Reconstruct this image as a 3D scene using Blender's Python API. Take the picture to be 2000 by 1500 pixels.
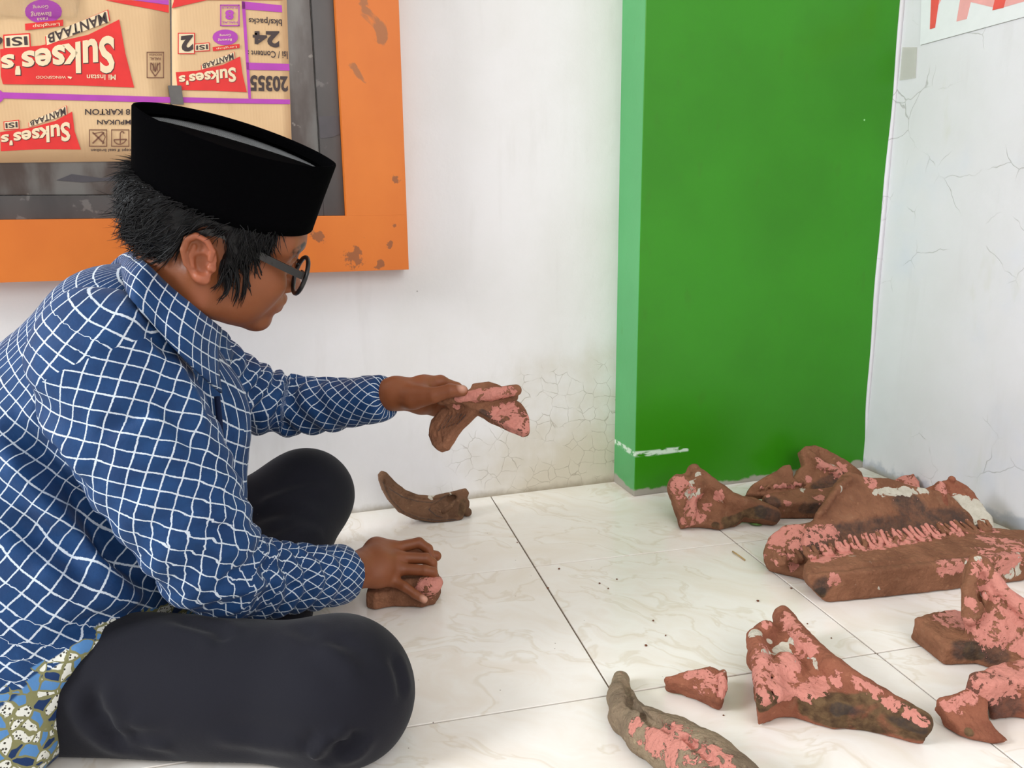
import bpy, bmesh, math, random, time
import numpy as np
from mathutils import Vector, Matrix
T0 = time.time()
for _o in list(bpy.data.objects): bpy.data.objects.remove(_o)
S = bpy.context.scene
COL = S.collection
rng = np.random.default_rng(7)
random.seed(7)

# ------------------------------------------------------------------ camera, world, light, exposure
FPX, CH, TILT, YAW, ROLL, CX, CY = 1554.26, 0.62611, 0.2150, 0.23544, -0.01057, -0.34546, -1.28284
_F = np.array([math.sin(YAW)*math.cos(TILT), math.cos(YAW)*math.cos(TILT), -math.sin(TILT)])
_R0 = np.array([math.cos(YAW), -math.sin(YAW), 0.0]); _U0 = np.cross(_R0, _F)
_R = _R0*math.cos(ROLL) + _U0*math.sin(ROLL); _U = -_R0*math.sin(ROLL) + _U0*math.cos(ROLL)
_C = np.array([CX, CY, CH])
cd = bpy.data.cameras.new('camera'); cam = bpy.data.objects.new('camera', cd); COL.objects.link(cam)
cd.sensor_fit = 'HORIZONTAL'; cd.sensor_width = 36.0; cd.lens = FPX/2000*36.0; cd.clip_start = 0.02; cd.clip_end = 60
cam.matrix_world = Matrix(((_R[0], _U[0], -_F[0], CX), (_R[1], _U[1], -_F[1], CY), (_R[2], _U[2], -_F[2], CH), (0, 0, 0, 1)))
S.camera = cam
w = bpy.data.worlds.new('sky'); S.world = w; w.use_nodes = True
bg = w.node_tree.nodes['Background']; bg.inputs[0].default_value = (0.93, 0.95, 1.0, 1); bg.inputs[1].default_value = 0.76
def area_light(name, loc, target, sx, sy, power, col):
    l = bpy.data.lights.new(name, 'AREA'); l.shape = 'RECTANGLE'; l.size = sx; l.size_y = sy; l.energy = power; l.color = col
    o = bpy.data.objects.new(name, l); COL.objects.link(o); o.location = loc
    o.rotation_euler = (Vector(target)-Vector(loc)).to_track_quat('-Z', 'Y').to_euler(); return o
area_light('daylight_opening', (-3.9, -0.95, 2.3), (0.2, 0.1, 0.35), 1.1, 1.1, 130, (0.93, 0.97, 1.0))
area_light('daylight_doorway', (0.40, -3.4, 2.1), (0.1, 0.2, 0.4), 2.2, 1.6, 40, (1.0, 0.965, 0.93))
S.view_settings.view_transform = 'Standard'; S.view_settings.look = 'None'
S.view_settings.gamma = 1; S.view_settings.use_curve_mapping = False
S.view_settings.exposure = 0.05

# ------------------------------------------------------------------ photograph pixel -> place in the room
def P(px, py, d):
    return _C + _F*d + _R*((px-1000)*d/FPX) - _U*((py-750)*d/FPX)
def dirn(px, py): return _F + _R*((px-1000)/FPX) - _U*((py-750)/FPX)
def Fl(px, py, z=0.0):
    q = dirn(px, py); return _C + q*((z-CH)/q[2])
def onplane(px, py, o, n):
    q = dirn(px, py); return _C + q*(np.dot(np.asarray(o)-_C, n)/np.dot(q, n))
def proj(X):
    d = np.asarray(X)-_C; z = d@_F
    return np.stack([1000+FPX*(d@_R)/z, 750-FPX*(d@_U)/z, z], -1)
def V3(*a): return np.array(a, float)
def nrm(v): v = np.asarray(v, float); return v/np.linalg.norm(v)

# ------------------------------------------------------------------ scene helpers
def link(name, me, mat=None, parent=None):
    o = bpy.data.objects.new(name, me); COL.objects.link(o)
    if mat is not None:
        for m in (mat if isinstance(mat, (list, tuple)) else [mat]): me.materials.append(m)
    if parent is not None: o.parent = parent
    return o
def mesh_from(name, v, f, smooth=True):
    me = bpy.data.meshes.new(name)
    v = np.asarray(v, np.float32)
    if isinstance(f, np.ndarray):
        n, k = f.shape
        me.vertices.add(len(v)); me.vertices.foreach_set('co', v.ravel())
        me.loops.add(n*k); me.loops.foreach_set('vertex_index', f.astype(np.int32).ravel())
        me.polygons.add(n); me.polygons.foreach_set('loop_start', (np.arange(n)*k).astype(np.int32))
        me.update(calc_edges=True); me.validate()
    else:
        me.from_pydata([tuple(map(float, q)) for q in v], [], f); me.update()
    if smooth and len(me.polygons): me.polygons.foreach_set('use_smooth', [True]*len(me.polygons))
    return me
def empty(name, loc, label=None, cat=None, group=None, kind=None):
    o = bpy.data.objects.new(name, None); COL.objects.link(o); o.location = tuple(map(float, loc)); o.empty_display_size = 0.05
    tag(o, label, cat, group, kind); bpy.context.view_layer.update(); return o
def tag(o, label=None, cat=None, group=None, kind=None):
    if label: o['label'] = label
    if cat: o['category'] = cat
    if group: o['group'] = group
    if kind: o['kind'] = kind
    return o
def attr(me, name, data):
    data = np.asarray(data, np.float32)
    if data.ndim == 1:
        a = me.attributes.new(name, 'FLOAT', 'POINT'); a.data.foreach_set('value', data)
    else:
        a = me.attributes.new(name, 'FLOAT_VECTOR', 'POINT'); a.data.foreach_set('vector', data.ravel())
def child(name, v, f, mat, parent, smooth=True):
    """mesh given in world space, parented under an Empty that has only a location"""
    off = np.array(parent.matrix_world.translation) if parent is not None else np.zeros(3)
    return link(name, mesh_from(name, np.asarray(v)-off, f, smooth), mat, parent)
def bm_obj(name, bm, mat, parent=None, smooth=False):
    me = bpy.data.meshes.new(name); bm.to_mesh(me); bm.free()
    if smooth: me.polygons.foreach_set('use_smooth', [True]*len(me.polygons))
    return link(name, me, mat, parent)
def box_vf(lo, hi):
    (a, b, c), (d, e, f) = lo, hi
    v = [(a,b,c),(d,b,c),(d,e,c),(a,e,c),(a,b,f),(d,b,f),(d,e,f),(a,e,f)]
    return v, [(0,3,2,1),(4,5,6,7),(0,1,5,4),(1,2,6,5),(2,3,7,6),(3,0,4,7)]
def bev_box(lo, hi, r=0.002, seg=2):
    bm = bmesh.new(); v, f = box_vf(lo, hi)
    vs = [bm.verts.new(q) for q in v]
    for q in f: bm.faces.new([vs[i] for i in q])
    if r > 0: bmesh.ops.bevel(bm, geom=list(bm.edges), offset=r, segments=seg, affect='EDGES', profile=0.6)
    return bm
def smooth_poly(pts, n=6, closed=True):
    """Catmull-Rom through points"""
    p = np.asarray(pts, float); m = len(p); out = []
    rngi = range(m if closed else m-1)
    for i in rngi:
        if closed: a, b, c, d = p[(i-1) % m], p[i], p[(i+1) % m], p[(i+2) % m]
        else: a, b, c, d = p[max(i-1, 0)], p[i], p[i+1], p[min(i+2, m-1)]
        for t in np.arange(n)/n:
            out.append(0.5*((2*b)+(c-a)*t+(2*a-5*b+4*c-d)*t*t+(3*b-a-3*c+d)*t**3))
    if not closed: out.append(p[-1])
    return np.array(out)

# ------------------------------------------------------------------ noise (numpy)
_tab = np.random.default_rng(3).random((32, 32, 32)).astype(np.float32)
def vnoise(p):
    p = np.asarray(p, np.float32); i = np.floor(p).astype(np.int32); f = p-i; f = f*f*(3-2*f)
    i &= 31; j = (i+1) & 31
    def g(a, b, c): return _tab[a, b, c]
    x0, y0, z0 = i[..., 0], i[..., 1], i[..., 2]; x1, y1, z1 = j[..., 0], j[..., 1], j[..., 2]
    fx, fy, fz = f[..., 0], f[..., 1], f[..., 2]
    a = g(x0,y0,z0)*(1-fx)+g(x1,y0,z0)*fx; b = g(x0,y1,z0)*(1-fx)+g(x1,y1,z0)*fx
    c = g(x0,y0,z1)*(1-fx)+g(x1,y0,z1)*fx; d = g(x0,y1,z1)*(1-fx)+g(x1,y1,z1)*fx
    return ((a*(1-fy)+b*fy)*(1-fz)+(c*(1-fy)+d*fy)*fz)*2-1
def fbm(p, o=3):
    s = 0; a = 1.0; t = 0
    p = np.asarray(p, np.float32)
    for k in range(o):
        s = s+a*vnoise(p*(2.03**k)+7.3*k); t += a; a *= 0.5
    return s/t

# ------------------------------------------------------------------ implicit shapes
def seg(p, a, b):
    a = np.asarray(a); ba = np.asarray(b)-a; pa = p-a
    h = np.clip(pa@ba/(ba@ba+1e-12), 0, 1)
    return h, np.linalg.norm(pa-h[..., None]*ba, axis=-1)
def cone(a, b, ra, rb):
    def f(p):
        h, d = seg(p, a, b); return d-(ra+(rb-ra)*h)
    f.lo = np.minimum(np.asarray(a)-ra, np.asarray(b)-rb); f.hi = np.maximum(np.asarray(a)+ra, np.asarray(b)+rb); return f
def chain(pts, rad):
    """smooth tapered tube through points (one field)"""
    pts = [np.asarray(q, float) for q in pts]
    def f(p):
        d = None
        for i in range(len(pts)-1):
            h, q = seg(p, pts[i], pts[i+1]); q = q-(rad[i]+(rad[i+1]-rad[i])*h)
            d = q if d is None else smin(d, q, 0.3*min(rad[i], rad[i+1]))
        return d
    R = np.asarray(rad)[:, None]; A = np.asarray(pts)
    f.lo = (A-R).min(0); f.hi = (A+R).max(0); return f
def ell(c, r, M=None):
    c = np.asarray(c, float); r = np.asarray(r, float)
    def f(p):
        q = p-c
        if M is not None: q = q@np.asarray(M).T
        k0 = np.linalg.norm(q/r, axis=-1); k1 = np.linalg.norm(q/(r*r), axis=-1)+1e-9
        return k0*(k0-1)/k1
    m = r.max() if M is not None else r
    f.lo = c-m; f.hi = c+m; return f
def rbox(c, h, M=None, r=0.0):
    c = np.asarray(c, float); h = np.asarray(h, float)
    def f(p):
        q = p-c
        if M is not None: q = q@np.asarray(M).T
        q = np.abs(q)-(h-r)
        return np.linalg.norm(np.maximum(q, 0), axis=-1)+np.minimum(q.max(-1), 0)-r
    m = np.linalg.norm(h); f.lo = c-m; f.hi = c+m; return f
def poly_sd(q, poly):
    poly = np.asarray(poly, float); n = len(poly)
    d = np.full(q.shape[:-1], 1e9); s = np.ones(q.shape[:-1])
    x, y = q[..., 0], q[..., 1]
    for i in range(n):
        a = poly[i]; b = poly[i-1]; ex, ey = b-a
        wx = x-a[0]; wy = y-a[1]
        t = np.clip((wx*ex+wy*ey)/(ex*ex+ey*ey+1e-12), 0, 1)
        d = np.minimum(d, (wx-ex*t)**2+(wy-ey*t)**2)
        c1 = y >= a[1]; c2 = y < b[1]; c3 = ex*wy > ey*wx
        s = np.where((c1 & c2 & c3) | (~c1 & ~c2 & ~c3), -s, s)
    return s*np.sqrt(d)
def prism(poly, o, u, v, h0, h1, r=0.003, relief=None):
    """polygon (in u,v coordinates about o) extruded from h0 to h1 along n=u x v; relief(q2)->height added to top"""
    o = np.asarray(o, float); u = nrm(u); v = nrm(v); n = np.cross(u, v); poly = np.asarray(poly, float)
    def f(p):
        q = p-o; q2 = np.stack([q@u, q@v], -1); z = q@n
        top = h1 if relief is None else h1+relief(q2)
        dz = np.maximum(z-top, h0-z)+r
        d2 = poly_sd(q2, poly)+r
        return np.minimum(np.maximum(dz, d2), 0)+np.sqrt(np.maximum(dz, 0)**2+np.maximum(d2, 0)**2)-r
    cor = np.array([o+u*a[0]+v*a[1]+n*h for a in poly for h in (h0, h1+(0.03 if relief else 0))])
    f.lo = cor.min(0)-r; f.hi = cor.max(0)+r; return f
def smin(a, b, k):
    if k <= 0: return np.minimum(a, b)
    h = np.maximum(k-np.abs(a-b), 0)/k
    return np.minimum(a, b)-h*h*k*0.25
def smax(a, b, k): return -smin(-a, -b, k)
def union(fs, k):
    def f(p):
        d = fs[0](p)
        for g in fs[1:]: d = smin(d, g(p), k)
        return d
    f.lo = np.min([g.lo for g in fs], 0); f.hi = np.max([g.hi for g in fs], 0); return f
def minus(a, b, k=0.002):
    def f(p): return smax(a(p), -b(p), k)
    f.lo, f.hi = a.lo, a.hi; return f
def halfspace(o, n):
    o = np.asarray(o); n = nrm(n)
    return lambda p: (p-o)@n           # inside where n points away
def cut(a, o, n, k=0.002):
    """remove the side n points to"""
    h = halfspace(o, n)
    def f(p): return smax(a(p), h(p), k)
    f.lo, f.hi = a.lo, a.hi; return f
def rough(a, amp, freq, oct=3, seed=0.0):
    def f(p): return a(p)+amp*fbm(p*freq+seed, oct)
    f.lo, f.hi = a.lo-amp, a.hi+amp; return f
def surface(f, vox, pad=None, lo=None, hi=None, B=6):
    """surface nets on a block-sparse grid"""
    pad = vox*4 if pad is None else pad
    lo = (f.lo if lo is None else np.asarray(lo, float))-pad; hi = (f.hi if hi is None else np.asarray(hi, float))+pad
    nb = np.ceil((hi-lo)/(vox*B)).astype(int)
    ax = [lo[k]+(np.arange(nb[k])*B+(B-1)/2)*vox for k in range(3)]
    cc = np.stack(np.meshgrid(*ax, indexing='ij'), -1)
    dc = f(cc.reshape(-1, 3)).reshape(nb)
    act = np.abs(dc) < vox*B*1.35
    D = np.repeat(np.repeat(np.repeat(dc, B, 0), B, 1), B, 2).astype(np.float32)
    bi = np.argwhere(act)
    off = np.stack(np.meshgrid(*[np.arange(B)]*3, indexing='ij'), -1).reshape(-1, 3)
    for s in range(0, len(bi), 1500):
        b = bi[s:s+1500]; ix = (b[:, None, :]*B+off[None]).reshape(-1, 3)
        D[ix[:, 0], ix[:, 1], ix[:, 2]] = f(lo+ix*vox)
    ins = D < 0
    a = ins[:-1, :-1, :-1].astype(np.int8); cnt = 0
    for dx in (0, 1):
        for dy in (0, 1):
            for dz in (0, 1):
                cnt = cnt+ins[dx:ins.shape[0]-1+dx, dy:ins.shape[1]-1+dy, dz:ins.shape[2]-1+dz].astype(np.int8)
    cells = np.argwhere((cnt > 0) & (cnt < 8))
    idx = -np.ones(cnt.shape, np.int64); idx[tuple(cells.T)] = np.arange(len(cells))
    sm = np.zeros((len(cells), 3)); num = np.zeros(len(cells))
    cor = [(x, y, z) for x in (0, 1) for y in (0, 1) for z in (0, 1)]
    for i, ca in enumerate(cor):
        for cb in cor[i+1:]:
            if sum(abs(np.array(ca)-cb)) != 1: continue
            da = D[tuple((cells+ca).T)]; db = D[tuple((cells+cb).T)]
            m = (da < 0) != (db < 0); t = np.where(m, da/(da-db+1e-12), 0)[:, None]
            sm += np.where(m[:, None], np.array(ca)+t*(np.array(cb)-np.array(ca)), 0); num += m
    vv = lo+(cells+sm/np.maximum(num, 1)[:, None])*vox
    quads = []
    for k in range(3):
        e = np.zeros(3, int); e[k] = 1; u = (k+1) % 3; v = (k+2) % 3
        sl0 = [slice(1, -1)]*3; sl0[k] = slice(0, -1); sl1 = [slice(1, -1)]*3; sl1[k] = slice(1, None)
        A = ins[tuple(sl0)]; Bq = ins[tuple(sl1)]
        for flip in (False, True):
            q = np.argwhere(A & ~Bq if not flip else ~A & Bq)
            if not len(q): continue
            base = q.copy(); base[:, u] += 1; base[:, v] += 1
            eu = np.zeros(3, int); eu[u] = 1; ev = np.zeros(3, int); ev[v] = 1
            c = [idx[tuple((base-eu-ev).T)], idx[tuple((base-ev).T)], idx[tuple(base.T)], idx[tuple((base-eu).T)]]
            qq = np.stack(c if not flip else c[::-1], -1); quads.append(qq)
    F = np.concatenate(quads); F = F[(F >= 0).all(1)]
    return vv, F
def normals(v, f):
    n = np.zeros_like(v); fn = np.cross(v[f[:, 2]]-v[f[:, 0]], v[f[:, 3]]-v[f[:, 1]])
    for k in range(4): np.add.at(n, f[:, k], fn)
    return n/(np.linalg.norm(n, axis=1, keepdims=True)+1e-12)
def relax(v, f, it=2, lam=0.5):
    e = np.concatenate([f[:, [0, 1]], f[:, [1, 2]], f[:, [2, 3]], f[:, [3, 0]]])
    for k in range(it):
        s = np.zeros_like(v); c = np.zeros(len(v))
        np.add.at(s, e[:, 0], v[e[:, 1]]); np.add.at(c, e[:, 0], 1)
        np.add.at(s, e[:, 1], v[e[:, 0]]); np.add.at(c, e[:, 1], 1)
        v = v+lam*(s/c[:, None]-v)
        if k % 2 == 0: pass
    return v
def tube_vf(pts, rad, n=8, cap=True):
    """lofted round tube through points; rad scalar / list"""
    pts = np.asarray(pts, float); m = len(pts); rad = np.broadcast_to(rad, (m,))
    tg = np.gradient(pts, axis=0); tg /= np.linalg.norm(tg, axis=1, keepdims=True)+1e-12
    up = V3(0, 0, 1) if abs(tg[0][2]) < 0.9 else V3(1, 0, 0)
    v = []; x = np.cross(tg[0], up); x /= np.linalg.norm(x)
    for i in range(m):
        x = x-tg[i]*(x@tg[i]); x /= np.linalg.norm(x)+1e-12; y = np.cross(tg[i], x)
        for k in range(n):
            a = 2*math.pi*k/n; v.append(pts[i]+rad[i]*(x*math.cos(a)+y*math.sin(a)))
    f = [(i*n+k, i*n+(k+1) % n, (i+1)*n+(k+1) % n, (i+1)*n+k) for i in range(m-1) for k in range(n)]
    if cap: f += [tuple(range(n))[::-1], tuple((m-1)*n+k for k in range(n))]
    return v, f
def sheet_vf(G, th):
    """grid of points (a,b,3) to a thin closed sheet"""
    G = np.asarray(G, float); a, b, _ = G.shape
    du = np.gradient(G, axis=0); dv = np.gradient(G, axis=1); n = np.cross(du, dv); n /= np.linalg.norm(n, axis=-1, keepdims=True)+1e-12
    v = np.concatenate([(G+n*th/2).reshape(-1, 3), (G-n*th/2).reshape(-1, 3)]); N = a*b; f = []
    for i in range(a-1):
        for j in range(b-1):
            q = (i*b+j, (i+1)*b+j, (i+1)*b+j+1, i*b+j+1); f.append(q); f.append(tuple(N+k for k in q[::-1]))
    rim = [i*b for i in range(a)]+[(a-1)*b+j for j in range(1, b)]+[i*b+b-1 for i in range(a-2, -1, -1)]+[j for j in range(b-2, 0, -1)]
    for k in range(len(rim)):
        p, q = rim[k], rim[(k+1) % len(rim)]; f.append((q, p, N+p, N+q))
    return v, f

# ------------------------------------------------------------------ materials
def srgb(r, g, b):
    def c(x):
        x /= 255.0; return x/12.92 if x <= 0.04045 else ((x+0.055)/1.055)**2.4
    return (c(r), c(g), c(b), 1.0)
class MT:
    """small node builder"""
    def __init__(s, name, rough=0.6, spec=0.5):
        s.m = bpy.data.materials.new(name); s.m.use_nodes = True; s.t = s.m.node_tree; s.n = s.t.nodes
        s.b = s.n['Principled BSDF']; s.b.inputs['Roughness'].default_value = rough; s.b.inputs['Specular IOR Level'].default_value = spec
        s.tc = None
    def new(s, typ, **kw):
        q = s.n.new(typ)
        for k, v in kw.items(): setattr(q, k, v)
        return q
    def L(s, a, b): s.t.links.new(a, b)
    def put(s, sock, v):
        if isinstance(v, bpy.types.NodeSocket): s.L(v, sock)
        elif v is not None: sock.default_value = v
    def obj(s):
        if s.tc is None: s.tc = s.new('ShaderNodeTexCoord')
        return s.tc.outputs['Object']
    def at(s, name, vec=False):
        q = s.new('ShaderNodeAttribute', attribute_name=name); return q.outputs['Vector' if vec else 'Fac']
    def noise(s, scale, detail=3, vec=None, rough=0.55, dist=0.0, col=False):
        q = s.new('ShaderNodeTexNoise'); q.inputs['Scale'].default_value = scale; q.inputs['Detail'].default_value = detail
        q.inputs['Roughness'].default_value = rough; q.inputs['Distortion'].default_value = dist
        s.L(vec if vec is not None else s.obj(), q.inputs['Vector']); return q.outputs['Color' if col else 'Fac']
    def vor(s, scale, feature='F1', vec=None, out='Distance', rnd=1.0):
        q = s.new('ShaderNodeTexVoronoi', feature=feature); q.inputs['Scale'].default_value = scale; q.inputs['Randomness'].default_value = rnd
        s.L(vec if vec is not None else s.obj(), q.inputs['Vector']); return q.outputs[out]
    def mapv(s, vec=None, scale=(1, 1, 1), loc=(0, 0, 0), rot=(0, 0, 0)):
        q = s.new('ShaderNodeMapping'); q.inputs['Scale'].default_value = scale; q.inputs['Location'].default_value = loc; q.inputs['Rotation'].default_value = rot
        s.L(vec if vec is not None else s.obj(), q.inputs['Vector']); return q.outputs[0]
    def math(s, op, a, b=None, c=None, clamp=False):
        q = s.new('ShaderNodeMath', operation=op, use_clamp=clamp)
        s.put(q.inputs[0], a); s.put(q.inputs[1], b); s.put(q.inputs[2], c); return q.outputs[0]
    def step(s, x, lo, hi):
        q = s.new('ShaderNodeMapRange', interpolation_type='SMOOTHSTEP'); s.put(q.inputs['Value'], x)
        q.inputs['From Min'].default_value = lo; q.inputs['From Max'].default_value = hi; return q.outputs['Result']
    def ramp(s, x, stops):
        q = s.new('ShaderNodeValToRGB'); s.put(q.inputs[0], x); e = q.color_ramp.elements
        while len(e) < len(stops): e.new(0.5)
        for k, (p, c) in enumerate(stops): e[k].position = p; e[k].color = c
        return q.outputs[0]
    def mix(s, f, a, b, blend='MIX'):
        q = s.new('ShaderNodeMix', data_type='RGBA', blend_type=blend); s.put(q.inputs[0], f); s.put(q.inputs[6], a); s.put(q.inputs[7], b); return q.outputs[2]
    def sep(s, v):
        q = s.new('ShaderNodeSeparateXYZ'); s.L(v, q.inputs[0]); return q.outputs
    def comb(s, x=0.0, y=0.0, z=0.0):
        q = s.new('ShaderNodeCombineXYZ'); s.put(q.inputs[0], x); s.put(q.inputs[1], y); s.put(q.inputs[2], z); return q.outputs[0]
    def vadd(s, a, b, sc=None):
        q = s.new('ShaderNodeVectorMath', operation='ADD'); s.put(q.inputs[0], a); s.put(q.inputs[1], b); return q.outputs[0]
    def vscale(s, a, k):
        q = s.new('ShaderNodeVectorMath', operation='SCALE'); s.put(q.inputs[0], a); s.put(q.inputs['Scale'], k); return q.outputs[0]
    def bump(s, h, strength=0.3, dist=0.005, base=None):
        q = s.new('ShaderNodeBump'); q.inputs['Strength'].default_value = strength; q.inputs['Distance'].default_value = dist
        s.put(q.inputs['Height'], h)
        if base is not None: s.L(base, q.inputs['Normal'])
        s.L(q.outputs[0], s.b.inputs['Normal']); return q.outputs[0]
    def color(s, c): s.put(s.b.inputs['Base Color'], c); return s
    def rgh(s, r): s.put(s.b.inputs['Roughness'], r); return s
def plain(name, c, rough=0.6, spec=0.5, var=0.06, scale=40):
    m = MT(name, rough, spec); n = m.noise(scale, 3)
    d = tuple(max(0, x*(1-var*2)) for x in c[:3])+(1,); e = tuple(min(1, x*(1+var*2)) for x in c[:3])+(1,)
    m.color(m.ramp(n, [(0.3, d), (0.7, e)])); return m.m
# ================================================================== ROOM
WA = 0.069; WANG = math.atan(WA)
WO = V3(0, 0.370, 0); WT = V3(math.cos(WANG), math.sin(WANG), 0); WN = V3(math.sin(WANG), -math.cos(WANG), 0)
WROT = Matrix.Translation(Vector(WO)) @ Matrix.Rotation(WANG, 4, 'Z')      # local x along wall, -y towards the room, z up
def WL(px, py, off=0.0):
    q = onplane(px, py, WO+WN*off, WN)-WO; return float(q@WT), float(q[2])
def wall_thing(name, label=None, cat=None, kind=None, group=None):
    o = bpy.data.objects.new(name, None); COL.objects.link(o); o.matrix_world = WROT; tag(o, label, cat, group, kind)
    bpy.context.view_layer.update(); return o
# --- plaster
def plaster(name, lowstain, tint, loose=0.0):
    m = MT(name, 0.75, 0.25)
    o = m.obj(); xyz = m.sep(o)
    big = m.noise(2.2, 4); fine = m.noise(60, 4); br = m.noise(7, 4, m.mapv(scale=(3, 3, 0.5)))
    base = m.mix(m.step(big, 0.35, 0.7), srgb(*tint), srgb(tint[0]-9, tint[1]-9, tint[2]-12))
    base = m.mix(m.math('MULTIPLY', m.step(br, 0.55, 0.75), 0.35), base, srgb(tint[0]-16, tint[1]-17, tint[2]-20))
    # damp stain, strongest low near the corner
    dx, dz = lowstain[0], lowstain[1]
    h = m.math('SUBTRACT', 1.0, m.math('DIVIDE', xyz[2], dz))
    hx = m.step(xyz[0], dx[0], dx[1])
    st = m.math('MULTIPLY', m.math('MAXIMUM', h, 0.0), hx)
    st2 = m.math('MULTIPLY', m.step(m.math('ADD', st, m.math('MULTIPLY', m.math('SUBTRACT', m.noise(9, 5), 0.5), 0.9)), 0.12, 0.85), 0.75)
    base = m.mix(st2, base, srgb(196, 184, 158))
    # hairline cracks in the damp area
    wv = m.vadd(m.vscale(o, 1.0), m.vscale(m.noise(14, 3, col=True), 0.035))
    cr = m.vor(30, 'DISTANCE_TO_EDGE', wv); ck = m.math('MULTIPLY', m.step(cr, 0.022, 0.004), m.step(m.noise(16, 2), 0.42, 0.55))
    cm = m.math('MULTIPLY', ck, m.step(m.math('ADD', st, m.math('MULTIPLY', m.math('SUBTRACT', m.noise(5, 2), 0.5), 0.5)), 0.18, 0.35))
    base = m.mix(m.math('MULTIPLY', cm, 0.45), base, srgb(140, 128, 110))
    if loose:
        ck2 = m.math('MULTIPLY', m.step(m.vor(9, 'DISTANCE_TO_EDGE', wv), 0.010, 0.002), m.step(m.noise(6, 3), 0.52, 0.62)); cm = m.math('MAXIMUM', cm, ck2)
        base = m.mix(m.math('MULTIPLY', ck2, loose), base, srgb(150, 146, 140))
        base = m.mix(m.math('MULTIPLY', m.step(m.noise(9, 5, m.mapv(scale=(1, 1, .35))), 0.60, 0.70), 0.30), base, srgb(206, 204, 188))
        base = m.mix(m.math('MULTIPLY', m.step(m.noise(3.2, 4, m.mapv(loc=(4, 2, 7))), 0.50, 0.72), 0.5), base, srgb(206, 212, 232))
        base = m.mix(m.step(m.math('ADD', xyz[2], m.math('MULTIPLY', m.noise(18, 5), .10)), 0.085, 0.062), base, srgb(186, 188, 198))
    # grime where the wall meets the floor
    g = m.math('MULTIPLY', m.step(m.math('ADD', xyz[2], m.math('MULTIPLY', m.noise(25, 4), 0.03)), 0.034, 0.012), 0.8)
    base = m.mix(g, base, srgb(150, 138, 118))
    # specks
    sp = m.step(m.vor(11, 'F1', rnd=1.0), 0.035, 0.02)
    base = m.mix(m.math('MULTIPLY', sp, m.step(m.noise(4, 1), 0.55, 0.6)), base, srgb(90, 80, 70))
    m.color(base)
    m.bump(m.math('ADD', m.math('MULTIPLY', fine, 0.5), m.math('ADD', m.noise(14, 4), m.math('MULTIPLY', cm, -0.6))), 0.35, 0.003)
    return m.m
M_wall = plaster('plaster_back', (((-0.35), 0.28), 0.42), (236, 234, 234))
M_wall_r = plaster('plaster_right', ((5.0, 6.0), 0.3), (228, 225, 231), .5)
def wbox(name, s0, s1, y0, y1, z0, z1, mat, parent=None, r=0.0, mw=None):
    o = bm_obj(name, bev_box((s0, y0, z0), (s1, y1, z1), r), mat, parent)
    if parent is None: o.matrix_world = WROT if mw is None else mw
    return o
wb = wbox('wall_back', -3.2, 1.2, 0.0, 0.15, -0.02, 3.0, M_wall); tag(wb, kind='structure')
# green pilaster in the corner
pf = Fl(1238, 970)-WO; PS0 = float(pf@WT); PD = float(pf@WN)
def green(name, c, c2):
    m = MT(name, 0.30, 0.35); xyz = m.sep(m.obj())
    b = m.mix(m.step(m.noise(3, 4), 0.3, 0.7), srgb(*c), srgb(*c2))
    b = m.mix(m.math('MULTIPLY', m.step(m.noise(30, 5, m.mapv(scale=(1, 1, 0.4))), 0.62, 0.72), 0.25), b, srgb(60, 120, 20))
    sp = m.math('MULTIPLY', m.step(m.vor(16, 'F1'), 0.05, 0.025), m.step(m.noise(6, 1), 0.52, 0.56))
    b = m.mix(sp, b, srgb(150, 215, 140))
    # chipped paint at the foot
    f = m.step(m.math('ADD', xyz[2], m.math('MULTIPLY', m.noise(16, 4), 0.05)), 0.043, 0.036)
    b = m.mix(f, b, srgb(165, 160, 148))
    # a scraped line of chalk a hand above the floor
    ln = m.math('ABSOLUTE', m.math('SUBTRACT', m.math('ADD', xyz[2], m.math('MULTIPLY', m.noise(9, 2), 0.012)), 0.104))
    k = m.math('MULTIPLY', m.step(ln, 0.008, 0.004), m.step(m.noise(70, 4, m.mapv(scale=(0.5, 1, 1.4))), 0.42, 0.55))
    k = m.math('MULTIPLY', k, m.step(xyz[0], PS0+0.135, PS0+0.13))
    b = m.mix(k, b, srgb(205, 225, 205))
    m.color(b); m.bump(m.noise(45, 4), 0.15, 0.002); return m.m
M_green = green('green_gloss_paint', (54, 142, 18), (49, 130, 12)); M_mint = green('mint_green_side', (88, 170, 104), (80, 160, 96))
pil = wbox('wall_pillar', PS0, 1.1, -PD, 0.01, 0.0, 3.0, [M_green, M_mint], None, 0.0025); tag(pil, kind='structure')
for q in pil.data.polygons: q.material_index = 1 if q.normal.x < -.9 else 0  # left side face coloured a paler, mintier green than the front
# right wall, square to the back wall
cor = onplane(1690, 850, WO+WN*PD, WN)-WO; RS = float(cor@WT)
wr = wbox('wall_right', RS, RS+0.15, -2.6, -PD+0.0, -0.02, 3.0, M_wall_r); tag(wr, kind='structure')
# thick paint ridge down the inner corner
v = []; f = []; N = 90
for i in range(N+1):
    z = 3.0*i/N if i > 30 else 1.0*i/30*0.9
    z = i/N*1.6; wob = 0.002*math.sin(z*9)+0.001*math.sin(z*23+1)+0.010*math.exp(-((z-0.02)/0.10)**2)
    for (a, b) in ((RS-0.009+wob, -PD), (RS-0.007+wob, -PD-0.0016), (RS+0.001, -PD-0.006), (RS+0.001, -PD)): v.append((a, b, z))
for i in range(N):
    for k in range(4): f.append((i*4+k, i*4+(k+1) % 4, (i+1)*4+(k+1) % 4, (i+1)*4+k))
o = link('trim_1', mesh_from('trim_1', v, f), M_wall_r); o.matrix_world = WROT; tag(o, kind='structure')

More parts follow.
